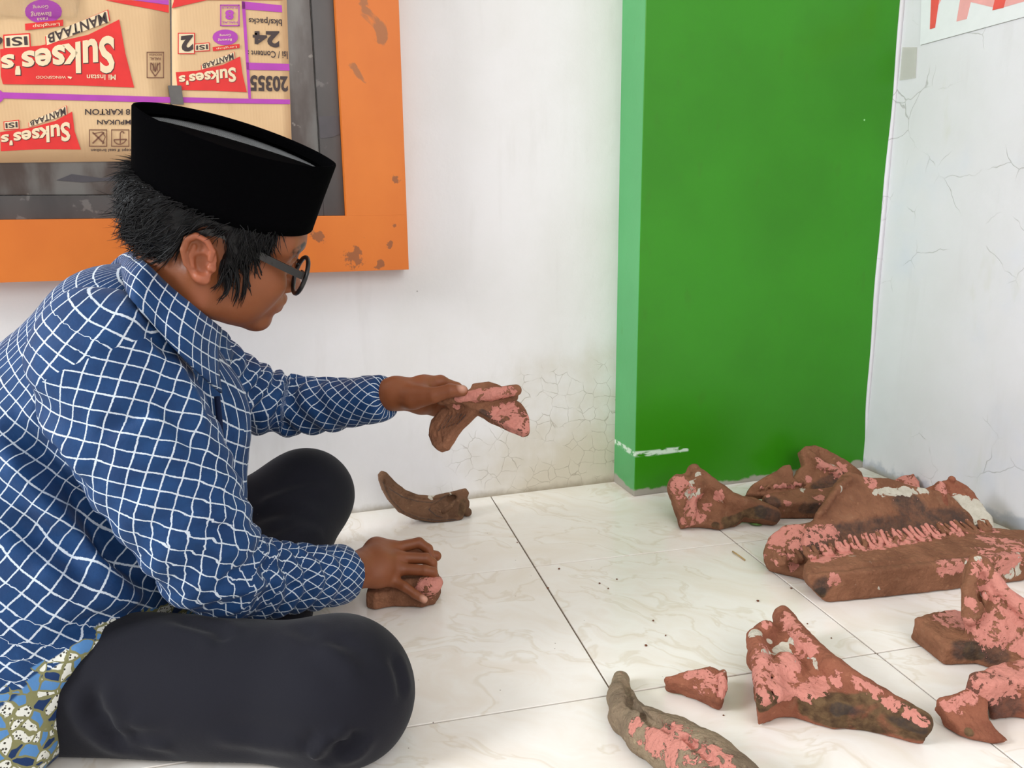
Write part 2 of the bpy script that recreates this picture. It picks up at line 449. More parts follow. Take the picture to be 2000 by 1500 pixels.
# --- floor: bed of grout and single tiles
M_grout = plain('grout', srgb(120, 106, 92), 0.9, 0.2)
mt = MT('cream_tile', 0.10, 0.5)
oi = mt.new('ShaderNodeObjectInfo'); offv = mt.vscale(mt.comb(oi.outputs['Random'], mt.math('MULTIPLY', oi.outputs['Random'], 7.0), 3.0), 9.0)
pv = mt.vadd(mt.mapv(scale=(1, 1, 1), rot=(0, 0, 0.6)), offv)
warp = mt.vadd(pv, mt.vscale(mt.noise(3, 3, pv, col=True), 0.5))
vein = mt.noise(5, 6, mt.mapv(warp, scale=(0.7, 2.2, 1)), 0.62)
c = mt.ramp(vein, [(0.30, srgb(240, 231, 218)), (0.45, srgb(245, 238, 229)), (0.56, srgb(248, 243, 236)), (0.7, srgb(242, 233, 222))])
vl = mt.math('ABSOLUTE', mt.math('SUBTRACT', mt.noise(4, 5, mt.mapv(warp, scale=(0.8, 1.6, 1))), 0.5))
c = mt.mix(mt.math('MULTIPLY', mt.step(vl, 0.02, 0.0), 0.35), c, srgb(214, 198, 172))
sp = mt.math('MULTIPLY', mt.step(mt.vor(60, 'F1', pv), 0.07, 0.04), mt.step(mt.noise(13, 1, pv), 0.60, 0.63))
c = mt.mix(mt.math('MULTIPLY', sp, 0.8), c, srgb(110, 90, 70))
mt.color(c); mt.rgh(mt.math('ADD', 0.10, mt.math('MULTIPLY', mt.noise(6, 4), 0.12)))
fl = bm_obj('floor', bev_box((-3.4, -4.2, -0.06), (1.3, 0.56, -0.0022), 0), M_grout); tag(fl, kind='structure')
TS = 0.4; g = 0.0013
bm = bev_box((g, g, -0.009), (TS-g, TS-g, 0.0), 0.0007, 1); tile_me = bpy.data.meshes.new('tile'); bm.to_mesh(tile_me); bm.free(); tile_me.materials.append(mt.m)
for j in range(-5, 1):
    for i in range(-4, 3):
        o = bpy.data.objects.new('tile', tile_me); COL.objects.link(o); o.parent = fl; o.location = (i*TS, j*TS, 0)
ce = bm_obj('ceiling', bev_box((-3.4, -4.2, 3.0), (1.3, 0.56, 3.1), 0), plain('ceiling_white', srgb(225, 225, 220), 0.9, 0.2)); tag(ce, kind='structure')

# --- window: orange frame, dark inner frame
OF = 0.050
oxr, _ = WL(790, 300, OF); _, ozb = WL(500, 536, OF); ixr, _ = WL(667, 230, OF); _, izb = WL(450, 424, OF)
m = MT('orange_paint', 0.45, 0.45)
b = m.mix(m.step(m.noise(5, 4, m.mapv(scale=(1, 1, 0.6))), 0.3, 0.7), srgb(218, 118, 34), srgb(207, 107, 27))
pe = m.step(m.math('ADD', m.noise(11, 6, dist=0.6), m.math('MULTIPLY', m.noise(2.2, 2), 0.5)), 0.93, 0.965)
b = m.mix(m.math('MULTIPLY', pe, 0.8), b, srgb(150, 95, 55)); sp_ = None; xo = m.sep(m.obj())
for (px_, py_, r_) in ((692, 505, .024), (772, 350, .011), (742, 516, .013), (622, 462, .016), (762, 478, .008), (770, 440, .006), (700, 490, .014)):
    cx_, cz_ = WL(px_, py_, OF); dd = m.math('SQRT', m.math('ADD', m.math('POWER', m.math('SUBTRACT', xo[0], cx_), 2.0), m.math('POWER', m.math('SUBTRACT', xo[2], cz_), 2.0)))
    q_ = m.math('SUBTRACT', 1.0, m.math('DIVIDE', dd, r_)); sp_ = q_ if sp_ is None else m.math('MAXIMUM', sp_, q_)
b = m.mix(m.math('MULTIPLY', m.step(m.math('ADD', sp_, m.math('MULTIPLY', m.math('SUBTRACT', m.noise(70, 5, rough=.65), .5), 3.2)), 0.25, 0.5), m.math('MULTIPLY', m.step(sp_, -.25, .1), .75)), b, srgb(120, 74, 46))
m.color(b); m.bump(m.noise(35, 4), 0.2, 0.002); M_orange = m.m
m = MT('dark_frame_paint', 0.38, 0.5)
b = m.mix(m.step(m.noise(9, 4, m.mapv(scale=(1, 1, 0.4))), 0.35, 0.7), srgb(74, 70, 68), srgb(50, 47, 46))
b = m.mix(m.math('MULTIPLY', m.step(m.noise(24, 5), 0.66, 0.7), 0.5), b, srgb(120, 116, 112)); m.color(b); M_dark = m.m
m = MT('brown_black_frame', 0.3, 0.5)
b = m.mix(m.step(m.noise(8, 5, m.mapv(scale=(1.4, 1, 0.5))), 0.4, 0.62), srgb(66, 52, 44), srgb(104, 100, 95))
b = m.mix(m.math('MULTIPLY', m.step(m.noise(30, 4), 0.66, 0.7), 0.6), b, srgb(150, 140, 130)); m.color(b); M_dark2 = m.m
win = wall_thing('window_1', kind='structure')
SL, ZT = -1.55, 1.95
wbox('bottom_rail', SL, oxr, -OF, 0.0, ozb, izb, M_orange, win, 0.0003)
wbox('right_stile', ixr, oxr, -OF, 0.0, izb, ZT, M_orange, win, 0.0003)
wbox('top_rail', SL, oxr, -OF, 0.0, ZT, ZT+0.12, M_orange, win, 0.0015)
wbox('left_stile', SL-0.12, SL, -OF, 0.0, ozb, ZT+0.12, M_orange, win, 0.0015)
D1, D2 = 0.020, 0.011
d1, _ = WL(622, 240, D1); _, z1 = WL(150, 382, D1); d2, _ = WL(570, 200, D2); _, z2 = WL(150, 315, D2)
wbox('dark_stile', d1, ixr, -D1, 0.0, izb, ZT, M_dark, win, 0.001); wbox('dark_rail', SL, d1, -D1, 0.0, izb, z1, M_dark, win, 0.001)
wbox('dark_inner_stile', d2-0.006, d1-0.0015, -D2, 0.0, z1+0.0015, ZT, M_dark2, win, 0.001); wbox('dark_inner_rail', SL, d2-0.006, -D2, 0.0, z1+0.0015, z2+0.004, M_dark2, win, 0.001)
# strips of dark tape stuck on the inner frame
M_tape = plain('dark_cloth_tape', srgb(66, 62, 66), 0.35, 0.5)
def quad_on(name, pts, off, mat, parent, th=0.0006):
    p = [WL(a, b, off) for a, b in pts]; n = len(p)
    v = [(s, -off, z) for s, z in p]+[(s, -off+th, z) for s, z in p]
    f = [tuple(range(n))[::-1], tuple(range(n, 2*n))]+[(k, (k+1) % n, n+(k+1) % n, n+k) for k in range(n)]
    a = np.array(p); 
    if np.sum(a[:, 0]*np.roll(a[:, 1], -1)-np.roll(a[:, 0], -1)*a[:, 1]) > 0: f = [q[::-1] for q in f]
    return link(name, mesh_from(name, v, f, False), mat, parent)
quad_on('tape_scrap', [(110,352),(140,340),(200,348),(262,336),(268,350),(160,356)], D2+0.0008, M_tape, win)
quad_on('tape_scrap', [(622,228),(660,226),(664,262),(648,268),(626,270)], D1+0.0008, M_tape, win)

# --- the flattened carton in the window
M_card = MT('carton_board', 0.62, 0.3); m = M_card
b = m.mix(m.step(m.noise(4, 4), 0.3, 0.7), srgb(224, 190, 146), srgb(214, 178, 134))
b = m.mix(m.math('MULTIPLY', m.step(m.noise(18, 5, m.mapv(scale=(1, 1, 0.5))), 0.6, 0.75), 0.35), b, srgb(196, 158, 116)); m.color(b)
wv = m.new('ShaderNodeTexWave'); wv.inputs['Scale'].default_value = 60; wv.inputs['Distortion'].default_value = 0.6; m.L(m.mapv(scale=(1, 0, 0)), wv.inputs[0])
m.bump(m.math('ADD', m.math('MULTIPLY', wv.outputs['Fac'], 0.035), m.noise(8, 4)), 0.35, 0.006); M_card = m.m
CO = 0.013
card = wall_thing('cardboard_sheet', 'flattened brown noodle carton, printed upside down, closing the dark window', 'cardboard')
def panel(pts, bow):
    g = np.zeros((14, 10, 3))
    p = [WL(a, b, CO) for a, b in pts]      # tl tr br bl
    for i in range(14):
        for j in range(10):
            u, t = i/13, j/9
            a = np.array(p[0])*(1-u)+np.array(p[1])*u; c = np.array(p[3])*(1-u)+np.array(p[2])*u; q = a*(1-t)+c*t
            g[i, j] = (q[0], -CO+0.0028, q[1])
    v, f = sheet_vf(g, 0.004); return v, f
v, f = panel([(-330, -260), (329, -260), (334, 314), (-330, 322)], 0); pL = link('panel', mesh_from('panel', v, f), M_card, card)
v, f = panel([(333, -260), (551, -260), (571, 313), (337, 314)], 0); pR = link('panel', mesh_from('panel', v, f), M_card, card)
def ink(name, c, rough=0.5): return plain(name, srgb(*c), rough, 0.35, 0.04, 25)
I_red = ink('red_ink', (221, 48, 44)); I_pur = ink('purple_ink', (176, 66, 172)); I_dark = ink('dark_ink', (66, 52, 50)); I_cream = ink('unprinted_cream', (238, 216, 178)); I_brown = ink('brown_ink', (120, 80, 60))
L1, L2, L3, L4 = CO+0.0003, CO+0.0006, CO+0.0009, CO+0.0012
def ipoly(name, pts, off, mat, parent): return quad_on(name, [(x/2.5, y/2.5) for x, y in pts], off, mat, parent, 0.0004)
def itext(txt, quad, off, mat, parent, bold=0.0, name='lettering'):
    """quad (zoomed pixels): text's bottom-left, bottom-right, top-right, top-left"""
    c = bpy.data.curves.new('t', 'FONT'); c.body = txt; c.offset = bold; c.resolution_u = 3
    o = bpy.data.objects.new('t', c); COL.objects.link(o); bpy.context.view_layer.update()
    me = bpy.data.meshes.new_from_object(o.evaluated_get(bpy.context.evaluated_depsgraph_get()))
    bpy.data.objects.remove(o); bpy.data.curves.remove(c)
    n = len(me.vertices); co = np.zeros(n*3, np.float32); me.vertices.foreach_get('co', co); co = co.reshape(-1, 3)
    lo, hi = co.min(0), co.max(0); u = (co[:, 0]-lo[0])/(hi[0]-lo[0]); t = (co[:, 1]-lo[1])/(hi[1]-lo[1])
    q = [np.array(WL(a/2.5, b/2.5, off)) for a, b in quad]
    pp = ((1-u)*(1-t))[:, None]*q[0]+(u*(1-t))[:, None]*q[1]+(u*t)[:, None]*q[2]+((1-u)*t)[:, None]*q[3]
    out = np.stack([pp[:, 0], np.full(n, -off), pp[:, 1]], -1).astype(np.float32)
    me.vertices.foreach_set('co', out.ravel()); me.update(); me.name = name
    return link(name, me, mat, parent)
def rectq(x0, y0, x1, y1): return [(x1, y0), (x0, y0), (x0, y1), (x1, y1)]     # upside-down block of print
def grow(q, e):
    c = np.mean(q, 0); return [tuple(np.array(p)+np.sign(np.array(p)-c)*e) for p in q]
def logo(qs, qm, sw, parent, extra=True, s=1.0):
    ipoly('red_flag', sw, L1, I_red, parent)
    itext("Sukses's", [(x+3*s, y+4*s) for x, y in qs], L2, I_dark, parent, 0.034); itext("Sukses's", qs, L3, I_cream, parent, 0.030)
    e = 12*s
    ipoly('red_outline', grow(qm, e), L1-0.0001, I_red, parent); ipoly('cream_plate', grow(qm, e*0.6), L1+0.0001, I_cream, parent)
    itext('MANTAAB', qm, L3, I_dark, parent, 0.02)
def isi(q, parent, e, txt='ISI'):
    ipoly('red_outline', grow(q, e), L1-0.0001, I_red, parent); ipoly('cream_plate', grow(q, e*0.55), L1+0.0001, I_cream, parent); itext(txt, q, L3, I_dark, parent, 0.02)
def oval(cx, cy, rx, ry, off, mat, parent, name='purple_oval', n=24):
    return ipoly(name, [(cx+rx*math.cos(2*math.pi*k/n), cy+ry*math.sin(2*math.pi*k/n)) for k in range(n)], off, mat, parent)
# left panel
logo([(556, 168), (4, 272), (4, 366), (560, 364)], [(516, 58), (232, 166), (236, 214), (526, 112)],
     [(582, 95), (612, 260), (655, 427), (330, 415), (14, 411), (4, 372), (0, 240), (200, 222), (430, 170)], pL)
itext('Mi Instan', rectq(424, 364, 565, 390), L3, I_cream, pL, 0.01); itext('WINGSFOOD', rectq(176, 370, 322, 384), L3, I_cream, pL, 0.005)
ipoly('small_mark', [(330, 372), (352, 376), (346, 386), (332, 380)], L3, I_cream, pL)
isi([(132, 176), (30, 184), (32, 226), (136, 220)], pL, 15)
itext('6', [(12, 176), (-50, 180), (-48, 232), (16, 228)], L3, I_dark, pL, 0.03)
oval(212, 56, 90, 58, L1, I_pur, pL); ipoly('red_ribbon', [(122, 116), (308, 96), (308, 126), (124, 148)], L2, I_red, pL)
itext('Bawang', [(250, 50), (150, 56), (150, 84), (250, 78)], L3, I_cream, pL, 0.0); itext('Goreng', [(236, 20), (160, 24), (160, 46), (236, 42)], L3, I_cream, pL, 0.0); itext('rasa', [(232, 84), (180, 88), (180, 100), (232, 97)], L3, I_cream, pL, 0.0)
itext('Lengkap', [(290, 106), (160, 118), (160, 138), (292, 126)], L4, I_cream, pL, 0.0)
def frame_line(x0, y0, x1, y1, t, mat, parent, name='printed_box', off=None):
    for q in ([(x0, y0), (x1, y0), (x1, y0+t), (x0, y0+t)], [(x0, y1-t), (x1, y1-t), (x1, y1), (x0, y1)], [(x0, y0), (x0+t, y0), (x0+t, y1), (x0, y1)], [(x1-t, y0), (x1, y0), (x1, y1), (x1-t, y1)]):
        ipoly(name, q, off or L2, mat, parent)
def stroke(pts, t, mat, parent, name='printed_mark', off=None):
    pts = np.array(pts, float)
    for a, b in zip(pts[:-1], pts[1:]):
        d = b-a; d = d/np.linalg.norm(d); nn = np.array([-d[1], d[0]])*t/2
        ipoly(name, [a+nn, b+nn, b-nn, a-nn], off or L2, mat, parent)
frame_line(716, 253, 801, 381, 4, I_brown, pL)
itext('HALAL', rectq(732, 280, 786, 294), L2, I_brown, pL, 0.02); itext('INDONESIA', rectq(728, 262, 790, 272), L2, I_brown, pL, 0.01)
stroke([(758, 372), (736, 340), (736, 306), (748, 318), (758, 350), (768, 318), (781, 306), (781, 340), (758, 372)], 5, I_brown, pL)
for x in (748, 758, 768): stroke([(x, 306), (x, 345)], 4, I_brown, pL)
ipoly('red_band', [(512, 0), (640, 0), (824, 26), (824, 62), (760, 48), (600, 18)], L1, I_red, pL); ipoly('purple_band', [(645, 0), (824, 0), (824, 24)], L1, I_pur, pL)
ipoly('purple_band', [(-600, 446), (0, 450), (832, 474), (832, 502), (0, 480), (-600, 476)], L1, I_pur, pL)
logo([(340, 592), (4, 660), (4, 712), (344, 692)], [(318, 522), (146, 592), (148, 616), (322, 562)],
     [(352, 545), (364, 640), (394, 730), (200, 728), (4, 738), (0, 645), (160, 622), (270, 590)], pL, s=0.6)
isi([(84, 594), (26, 602), (28, 626), (86, 622)], pL, 9); oval(-40, 470, 60, 40, L1-0.0001, I_pur, pL)
itext('MAKS. 8 KARTON', rectq(415, 532, 770, 561), L2, I_dark, pL, 0.02); itext('JANGAN DITUMPUKAN', rectq(474, 578, 905, 608), L2, I_dark, pL, 0.02)
itext('Do not accept if seal broken', rectq(444, 722, 745, 742), L2, I_dark, pL, 0.01)
for k, x in enumerate((435, 543, 651)): frame_line(x, 632, x+88, 716, 4, I_brown, pL)
stroke([(452, 646), (508, 700)], 7, I_brown, pL); stroke([(508, 646), (452, 700)], 7, I_brown, pL); stroke([(456, 652), (500, 644), (514, 668), (500, 704)], 4, I_brown, pL)
stroke([(556, 682), (562, 696), (575, 704), (590, 704), (606, 696), (618, 680), (556, 682)], 5, I_brown, pL); stroke([(587, 700), (587, 650), (593, 642), (603, 644), (605, 652)], 5, I_brown, pL)
# right panel
for q in ([(1181, 6), (1376, 26), (1378, 60), (1182, 44)], [(1180, 6), (1196, 8), (1226, 480), (1213, 480)], [(1203, 305), (1412, 312), (1414, 345), (1205, 340)], [(846, 474), (1416, 486), (1416, 508), (846, 500)]): ipoly('purple_band', q, L1, I_pur, pR)
frame_line(1075, 22, 1170, 128, 6, I_pur, pR); itext('8', rectq(1100, 48, 1142, 96), L2, I_pur, pR, 0.05); itext('HALAL', rectq(1084, 104, 1160, 114), L2, I_pur, pR, 0.01); itext('BUNGKUS', rectq(1084, 32, 1160, 42), L2, I_pur, pR, 0.01)
itext('bks/packs', [(1376, 84), (1214, 80), (1214, 116), (1378, 128)], L2, I_dark, pR, 0.015)
itext('24', [(1364, 152), (1234, 152), (1234, 212), (1366, 236)], L2, I_dark, pR, 0.045)
itext('Isi / Content :', [(1404, 250), (1210, 246), (1210, 272), (1406, 288)], L2, I_dark, pR, 0.015)
itext('20355', [(1404, 372), (1222, 366), (1222, 444), (1408, 448)], L2, I_dark, pR, 0.035)
ipoly('red_outline', grow([(880, 172), (940, 172), (940, 252), (880, 252)], 12), L1-0.0001, I_red, pR); ipoly('cream_plate', grow([(880, 172), (940, 172), (940, 252), (880, 252)], 7), L1+0.0001, I_cream, pR)
itext('2', [(942, 170), (884, 176), (880, 256), (946, 248)], L3, I_dark, pR, 0.05)
isi([(1014, 216), (958, 222), (958, 244), (1016, 240)], pR, 9)
oval(1100, 182, 62, 38, L1, I_pur, pR); ipoly('red_ribbon', [(1038, 230), (1170, 214), (1170, 234), (1040, 250)], L2, I_red, pR)
itext('Bawang', [(1132, 184), (1064, 188), (1064, 204), (1132, 200)], L3, I_cream, pR); itext('Goreng', [(1128, 162), (1072, 166), (1072, 180), (1128, 177)], L3, I_cream, pR); itext('Lengkap', [(1156, 221), (1056, 232), (1056, 244), (1156, 233)], L4, I_cream, pR)
logo([(1150, 326), (872, 370), (874, 416), (1154, 402)], [(1138, 258), (988, 312), (990, 336), (1142, 290)],
     [(1172, 275), (1184, 360), (1205, 450), (1040, 442), (868, 440), (858, 352), (960, 346), (1090, 316)], pR, s=0.55)
ipoly('red_band', [(838, 40), (850, 0), (1010, 0)], L1, I_red, pR); ipoly('red_band', [(846, 0), (846, -500), (1380, -500), (1380, 0)], L1, I_red, pR)
tp = wall_thing('tape_strip', 'short strip of grey tape on the carton just above the black cap', 'tape')
quad_on('strip', [(328, 167), (354, 167), (359, 204), (334, 204)], CO+0.0022, plain('grey_tape', srgb(92, 88, 84), 0.4, 0.5), tp, 0.0008)
# clear film over the carton's upper left corner: soft crumpled sheet
m = MT('clear_film', 0.12, 0.5); m.b.inputs['Transmission Weight'].default_value = 1.0; m.b.inputs['IOR'].default_value = 1.12; m.color((1, 1, 1, 1)); m.bump(m.noise(14, 4, m.mapv(scale=(2.5, 1, 0.5)), dist=0.6), 0.9, 0.01); M_film = m.m
film = wall_thing('clear_film', 'crinkled clear plastic film over the upper left of the printed carton', 'plastic film')
G = np.zeros((12, 10, 3)); c4 = [np.array(WL(a, b, CO+0.004)) for a, b in ((-60, -60), (165, -60), (150, 34), (-60, 30))]
for i in range(12):
    for j in range(10):
        u, t = i/11, j/9; q = (c4[0]*(1-u)+c4[1]*u)*(1-t)+(c4[3]*(1-u)+c4[2]*u)*t
        G[i, j] = (q[0], -CO-0.0035-0.0015*math.sin(i*1.3)*math.cos(j*0.7), q[1])
v, f = sheet_vf(G, 0.0003); link('sheet', mesh_from('sheet', v, f), M_film, film)

# --- poster on the right wall
RN = -WT; RO = WO+WT*RS
def RL(px, py, off=0.0):
    q = onplane(px, py, RO+RN*off, RN)-WO; return float(-(q@WN)), float(q[2])
pos = wall_thing('poster', 'white sheet with red and pink stripes taped to the right wall', 'poster')
def rpoly(name, pts, off, mat, parent, th=0.0004):
    p = [RL(a, b, off) for a, b in pts]; n = len(p)
    v = [(RS-off, y, z) for y, z in p]+[(RS-off+th, y, z) for y, z in p]; a = np.array(p)
    f = [tuple(range(n))[::-1], tuple(range(n, 2*n))]+[(k, (k+1) % n, n+(k+1) % n, n+k) for k in range(n)]
    if np.sum(a[:, 0]*np.roll(a[:, 1], -1)-np.roll(a[:, 0], -1)*a[:, 1]) < 0: f = [q[::-1] for q in f]
    return link(name, mesh_from(name, v, f, False), mat, parent)
I_paper = plain('white_paper', srgb(232, 232, 235), 0.5, 0.4, 0.01); I_pink = ink('pink_ink', (238, 170, 168)); I_red2 = ink('coral_ink', (232, 92, 84))
rpoly('paper', [(1804, -160), (1797, 88), (2120, 0), (2130, -300)], 0.0028, I_paper, pos, 0.0012)
for mt_, q in ((I_red2, [(1820, -40), (1816, 57), (1826, 54), (1840, -40)]), (I_pink, [(1826, -40), (1822, 30), (1838, 0), (1842, -40)]), (I_pink, [(1880, -30), (1868, 42), (1888, 37), (1904, -30)]),
               (I_red2, [(1950, -30), (1938, 20), (1960, 15), (1972, -30)]), (I_pink, [(1895, -40), (1896, 4), (1950, 17), (2080, -20), (2080, -40)])): rpoly('stripe', q, 0.0033 if mt_ is I_pink else 0.0036, mt_, pos)
m = MT('clear_tape', 0.25, 0.5); m.b.inputs['Alpha'].default_value = 0.30; m.color(srgb(216, 212, 200)); 
tp = wall_thing('clear_tape', 'short strip of clear tape on the right wall beside the green pillar', 'tape'); rpoly('strip', [(1762, 92), (1791, 92), (1788, 152), (1757, 157)], 0.002, m.m, tp)
# ================================================================== PERSON
me_root = Fl(330, 1300); person = empty('person', (me_root[0], me_root[1], 0.0),
    'young man in black cap, glasses and blue checked shirt sitting cross-legged on the floor', 'person')
def cam2w(v): return _R*v[0]+_U*v[1]+_F*v[2]
def sub(ps_):   # direction helper
    return [np.asarray(q) for q in ps_]
# ---------------------------------------------------------------- head frame
HB, HP, HR, HX, HY, HD, HK = math.radians(34), math.radians(14), math.radians(-27), 412, 474, 1.02, 1.05
fw = np.array([math.cos(HB)*math.cos(HP), -math.sin(HP), math.sin(HB)*math.cos(HP)]); s0 = np.array([math.sin(HB), 0, -math.cos(HB)]); u0 = np.cross(s0, fw)
if u0[1] < 0: u0 = -u0
hs = s0*math.cos(HR)+u0*math.sin(HR); hu = u0*math.cos(HR)-s0*math.sin(HR)
HF, HU, HS = cam2w(fw), cam2w(hu), cam2w(hs); HO = P(HX, HY, HD); HM = np.stack([HF, HU, HS])      # rows: local axes in world
def hw(*a):
    L = np.atleast_2d(np.array(a, float)) if len(a) > 1 or not np.ndim(a[0]) else np.atleast_2d(a[0]); return HO+HK*(L@HM)
def h1(f, u, s): return hw(f, u, s)[0]
def inhead(fn, lo, hi):
    def g(p): return fn(((p-HO)@HM.T)/HK)*HK
    c = hw(*[(a, b, c) for a in (lo[0], hi[0]) for b in (lo[1], hi[1]) for c in (lo[2], hi[2])]); g.lo = c.min(0); g.hi = c.max(0); return g
def sph(c, r): return ell(c, (r, r, r))
def head_local():
    cran = ell((-.004, .042, 0), (.099, .084, .0715))
    parts = [(ell((.034, -.022, 0), (.060, .078, .060)), .03), (ell((.045, .055, 0), (.052, .045, .062)), .02)]
    for s in (-1, 1):
        parts += [(cone((-.012, -.030, s*.060), (-.004, -.062, s*.054), .016, .016), .03), (cone((-.004, -.062, s*.054), (.078, -.087, s*.012), .016, .014), .03),
                  (ell((.060, -.014, s*.043), (.030, .026, .024)), .025), (ell((.045, -.045, s*.040), (.03, .03, .02)), .03),
                  (cone((.088, .036, s*.012), (.070, .036, s*.048), .012, .012), .02)]
    parts += [(sph((.084, -.088, 0), .0165), .014), (ell((.086, -.050, 0), (.022, .024, .030)), .016)]
    nose = [(cone((.090, .022, 0), (.108, -.014, 0), .008, .0095), .012), (sph((.110, -.019, 0), .0105), .01), (ell((.100, -.024, .011), (.011, .008, .007)), .007), (ell((.100, -.024, -.011), (.011, .008, .007)), .007)]
    lips = [(chain([(.086, -.051, -.025), (.102, -.0455, -.010), (.1055, -.0455, 0), (.102, -.0455, .010), (.086, -.051, .025)], [.004, .0065, .0062, .0065, .004]), .006),
            (chain([(.086, -.053, -.024), (.100, -.0590, -.009), (.102, -.0600, 0), (.100, -.0590, .009), (.086, -.053, .024)], [.004, .0068, .007, .0068, .004]), .006)]
    neckpos = None
    def f(q):
        q = q.copy(); q[..., 1] = np.where(q[..., 1] < -.01, -.01+(q[..., 1]+.01)/.84, q[..., 1])
        d = cran(q)
        for g, k in parts: d = smin(d, g(q), k)
        d = smax(d, (q-np.array([.0, .080, 0]))@nrm(np.array([-.075, 1.0, .12])), .012)
        for s in (-1, 1):
            d = smax(d, -sph((.104, .012, s*.031), .017)(q), .016)
            d = smin(d, sph((.079, .012, s*.031), .0128)(q), .002)
            d = smin(d, chain([(.083, .017, s*.018), (.0905, .021, s*.030), (.081, .017, s*.045)], [.003, .0045, .003])(q), .004)
            d = smin(d, chain([(.084, .006, s*.018), (.0890, .003, s*.030), (.080, .007, s*.045)], [.003, .004, .003])(q), .004)
        for g, k in nose: d = smin(d, g(q), k)
        d = smax(d, -chain([(.085, -.0520, -.026), (.1065, -.0522, 0), (.085, -.0520, .026)], [.0012, .0016, .0012])(q), .002)
        for g, k in lips: d = smin(d, g(q), k)
        # ears
        for s in (-1, 1):
            e = q.copy(); e[..., 2] = e[..., 2]*s
            c = np.array([-.018, -.003, .0765]); a = math.radians(24); ca, sa = math.cos(a), math.sin(a)
            r = (e-c)*np.array([1.0, 1.22, 1.0]); x = r[..., 0]*ca+r[..., 2]*sa; z = -r[..., 0]*sa+r[..., 2]*ca; y = r[..., 1]       # plate swings outwards at the back
            x2 = x+0.12*y; r2 = np.stack([-x2, y, z], -1)                                           # +x2 towards the back
            plate = ell((.002, .002, .0), (.0195, .031, .0046))(r2)
            plate = smin(plate, sph((-.004, -.027, .0), .0085)(r2), .010)
            plate = smax(plate, -ell((-.003, -.004, .0062), (.0108, .0155, .0088))(r2), .0025)
            plate = smax(plate, -ell((.005, .017, .0062), (.0075, .0085, .0052))(r2), .0025)
            rim = chain([(-.011, .006, .004), (-.012, .020, .0052), (-.004, .030, .0058), (.008, .031, .0058), (.0175, .021, .0058), (.0195, .004, .0052), (.014, -.014, .0042), (.004, -.026, .002)], [.0028, .0034, .0038, .0040, .0040, .0038, .0034, .003])(r2)
            plate = smin(plate, rim, .0025)
            plate = smin(plate, chain([(.009, .016, .003), (.011, .002, .004), (.006, -.013, .004)], [.0026, .0028, .0024])(r2), .0025)
            plate = smin(plate, sph((-.0135, -.004, .003), .0048)(r2), .005)
            base = ell((-.004, -.002, -.010), (.010, .022, .009))(r2)
            d = smin(d, smin(plate, base, .006), .005)
        return d
    return f
_hl = head_local()
head = inhead(_hl, (-.115, -.115, -.11), (.13, .15, .11))
neck_top = h1(-.022, -.045, 0); neck_bot = P(316, 640, 1.10)
neck = cone(neck_top, neck_bot, .053, .050)
def headneck(p): return smin(head(p), neck(p), .03)
headneck.lo = np.minimum(head.lo, neck.lo); headneck.hi = np.maximum(head.hi, neck.hi)
hv, hf = surface(headneck, .0017)
# ---------------------------------------------------------------- arms and hands (pixel + distance from the lens)
SH_R, EL_R, WR_R = P(205, 705, .95), P(412, 1105, .995), P(672, 1119, 1.235)
SH_L, EL_L, WR_L = P(372, 725, 1.24), P(560, 790, 1.40), P(752, 772, 1.285)
def hand(wrist, elbow, mcp, fing, thumb, rw=.021, thenar=None, frad=None):
    """mcp: 4 knuckles, fing: per finger joints (pip, dip, tip), thumb: (cmc, mcp, ip, tip)"""
    fs = []
    fr = frad or [(.0100, .0090, .0082, .0072), (.0102, .0092, .0083, .0073), (.0098, .0088, .0080, .0070), (.0090, .0078, .0070, .0064)]
    palm = []
    mid = wrist+(np.mean(mcp, 0)-wrist)*0.12
    for k in range(4):
        w_ = wrist+(mcp[k]-np.mean(mcp, 0))*0.30
        palm.append(cone(w_, mcp[k], .0165, fr[k][0]*1.05))
    palm.append(cone(wrist, thumb[0], .018, .016)); palm.append(cone(thumb[0], thumb[1], .0165, .0115))
    for k in range(3): palm.append(cone(mcp[k]+(wrist-mcp[k])*0.35, mcp[k+1]+(wrist-mcp[k+1])*0.35, .0125, .0125))
    palm.append(cone(elbow+(wrist-elbow)*0.55, wrist, .024, rw)); palm.append(cone(thumb[0]+(thumb[1]-thumb[0])*.6, mcp[0]+(wrist-mcp[0])*0.40, .009, .011))
    P_ = union(palm, .016)
    fingers = []
    for k in range(4):
        r = fr[k]; pts = [mcp[k]]+[np.asarray(q) for q in fing[k]]
        fingers.append(chain(pts, r))
    th = chain(thumb[1:], (.0122, .0108, .0090))
    def f(p):
        d = P_(p)
        g = None
        for q in fingers:
            e = q(p); g = e if g is None else smin(g, e, .0025)
        d = smin(d, g, .007); d = smin(d, th(p), .004); return d
    f.lo = np.min([P_.lo, th.lo]+[q.lo for q in fingers], 0); f.hi = np.max([P_.hi, th.hi]+[q.hi for q in fingers], 0)
    return f
# right hand: back up, resting over the fragment on the floor
R_mcp = [P(768, 1071, 1.318), P(778, 1089, 1.300), P(776, 1111, 1.288), P(765, 1133, 1.277)]
R_fing = [[P(818, 1060, 1.330), P(836, 1072, 1.328), P(842, 1090, 1.326)],
          [P(832, 1091, 1.308), P(844, 1100, 1.312), P(846, 1118, 1.316)],
          [P(830, 1114, 1.288), P(845, 1117, 1.290), P(846, 1133, 1.296)],
          [P(790, 1146, 1.268), P(810, 1160, 1.266), P(828, 1171, 1.268)]]
R_thumb = [P(735, 1072, 1.315), P(790, 1078, 1.345), P(826, 1082, 1.355), P(852, 1086, 1.360)]
handR = hand(P(682, 1117, 1.245), EL_R, R_mcp, R_fing, R_thumb, .024)
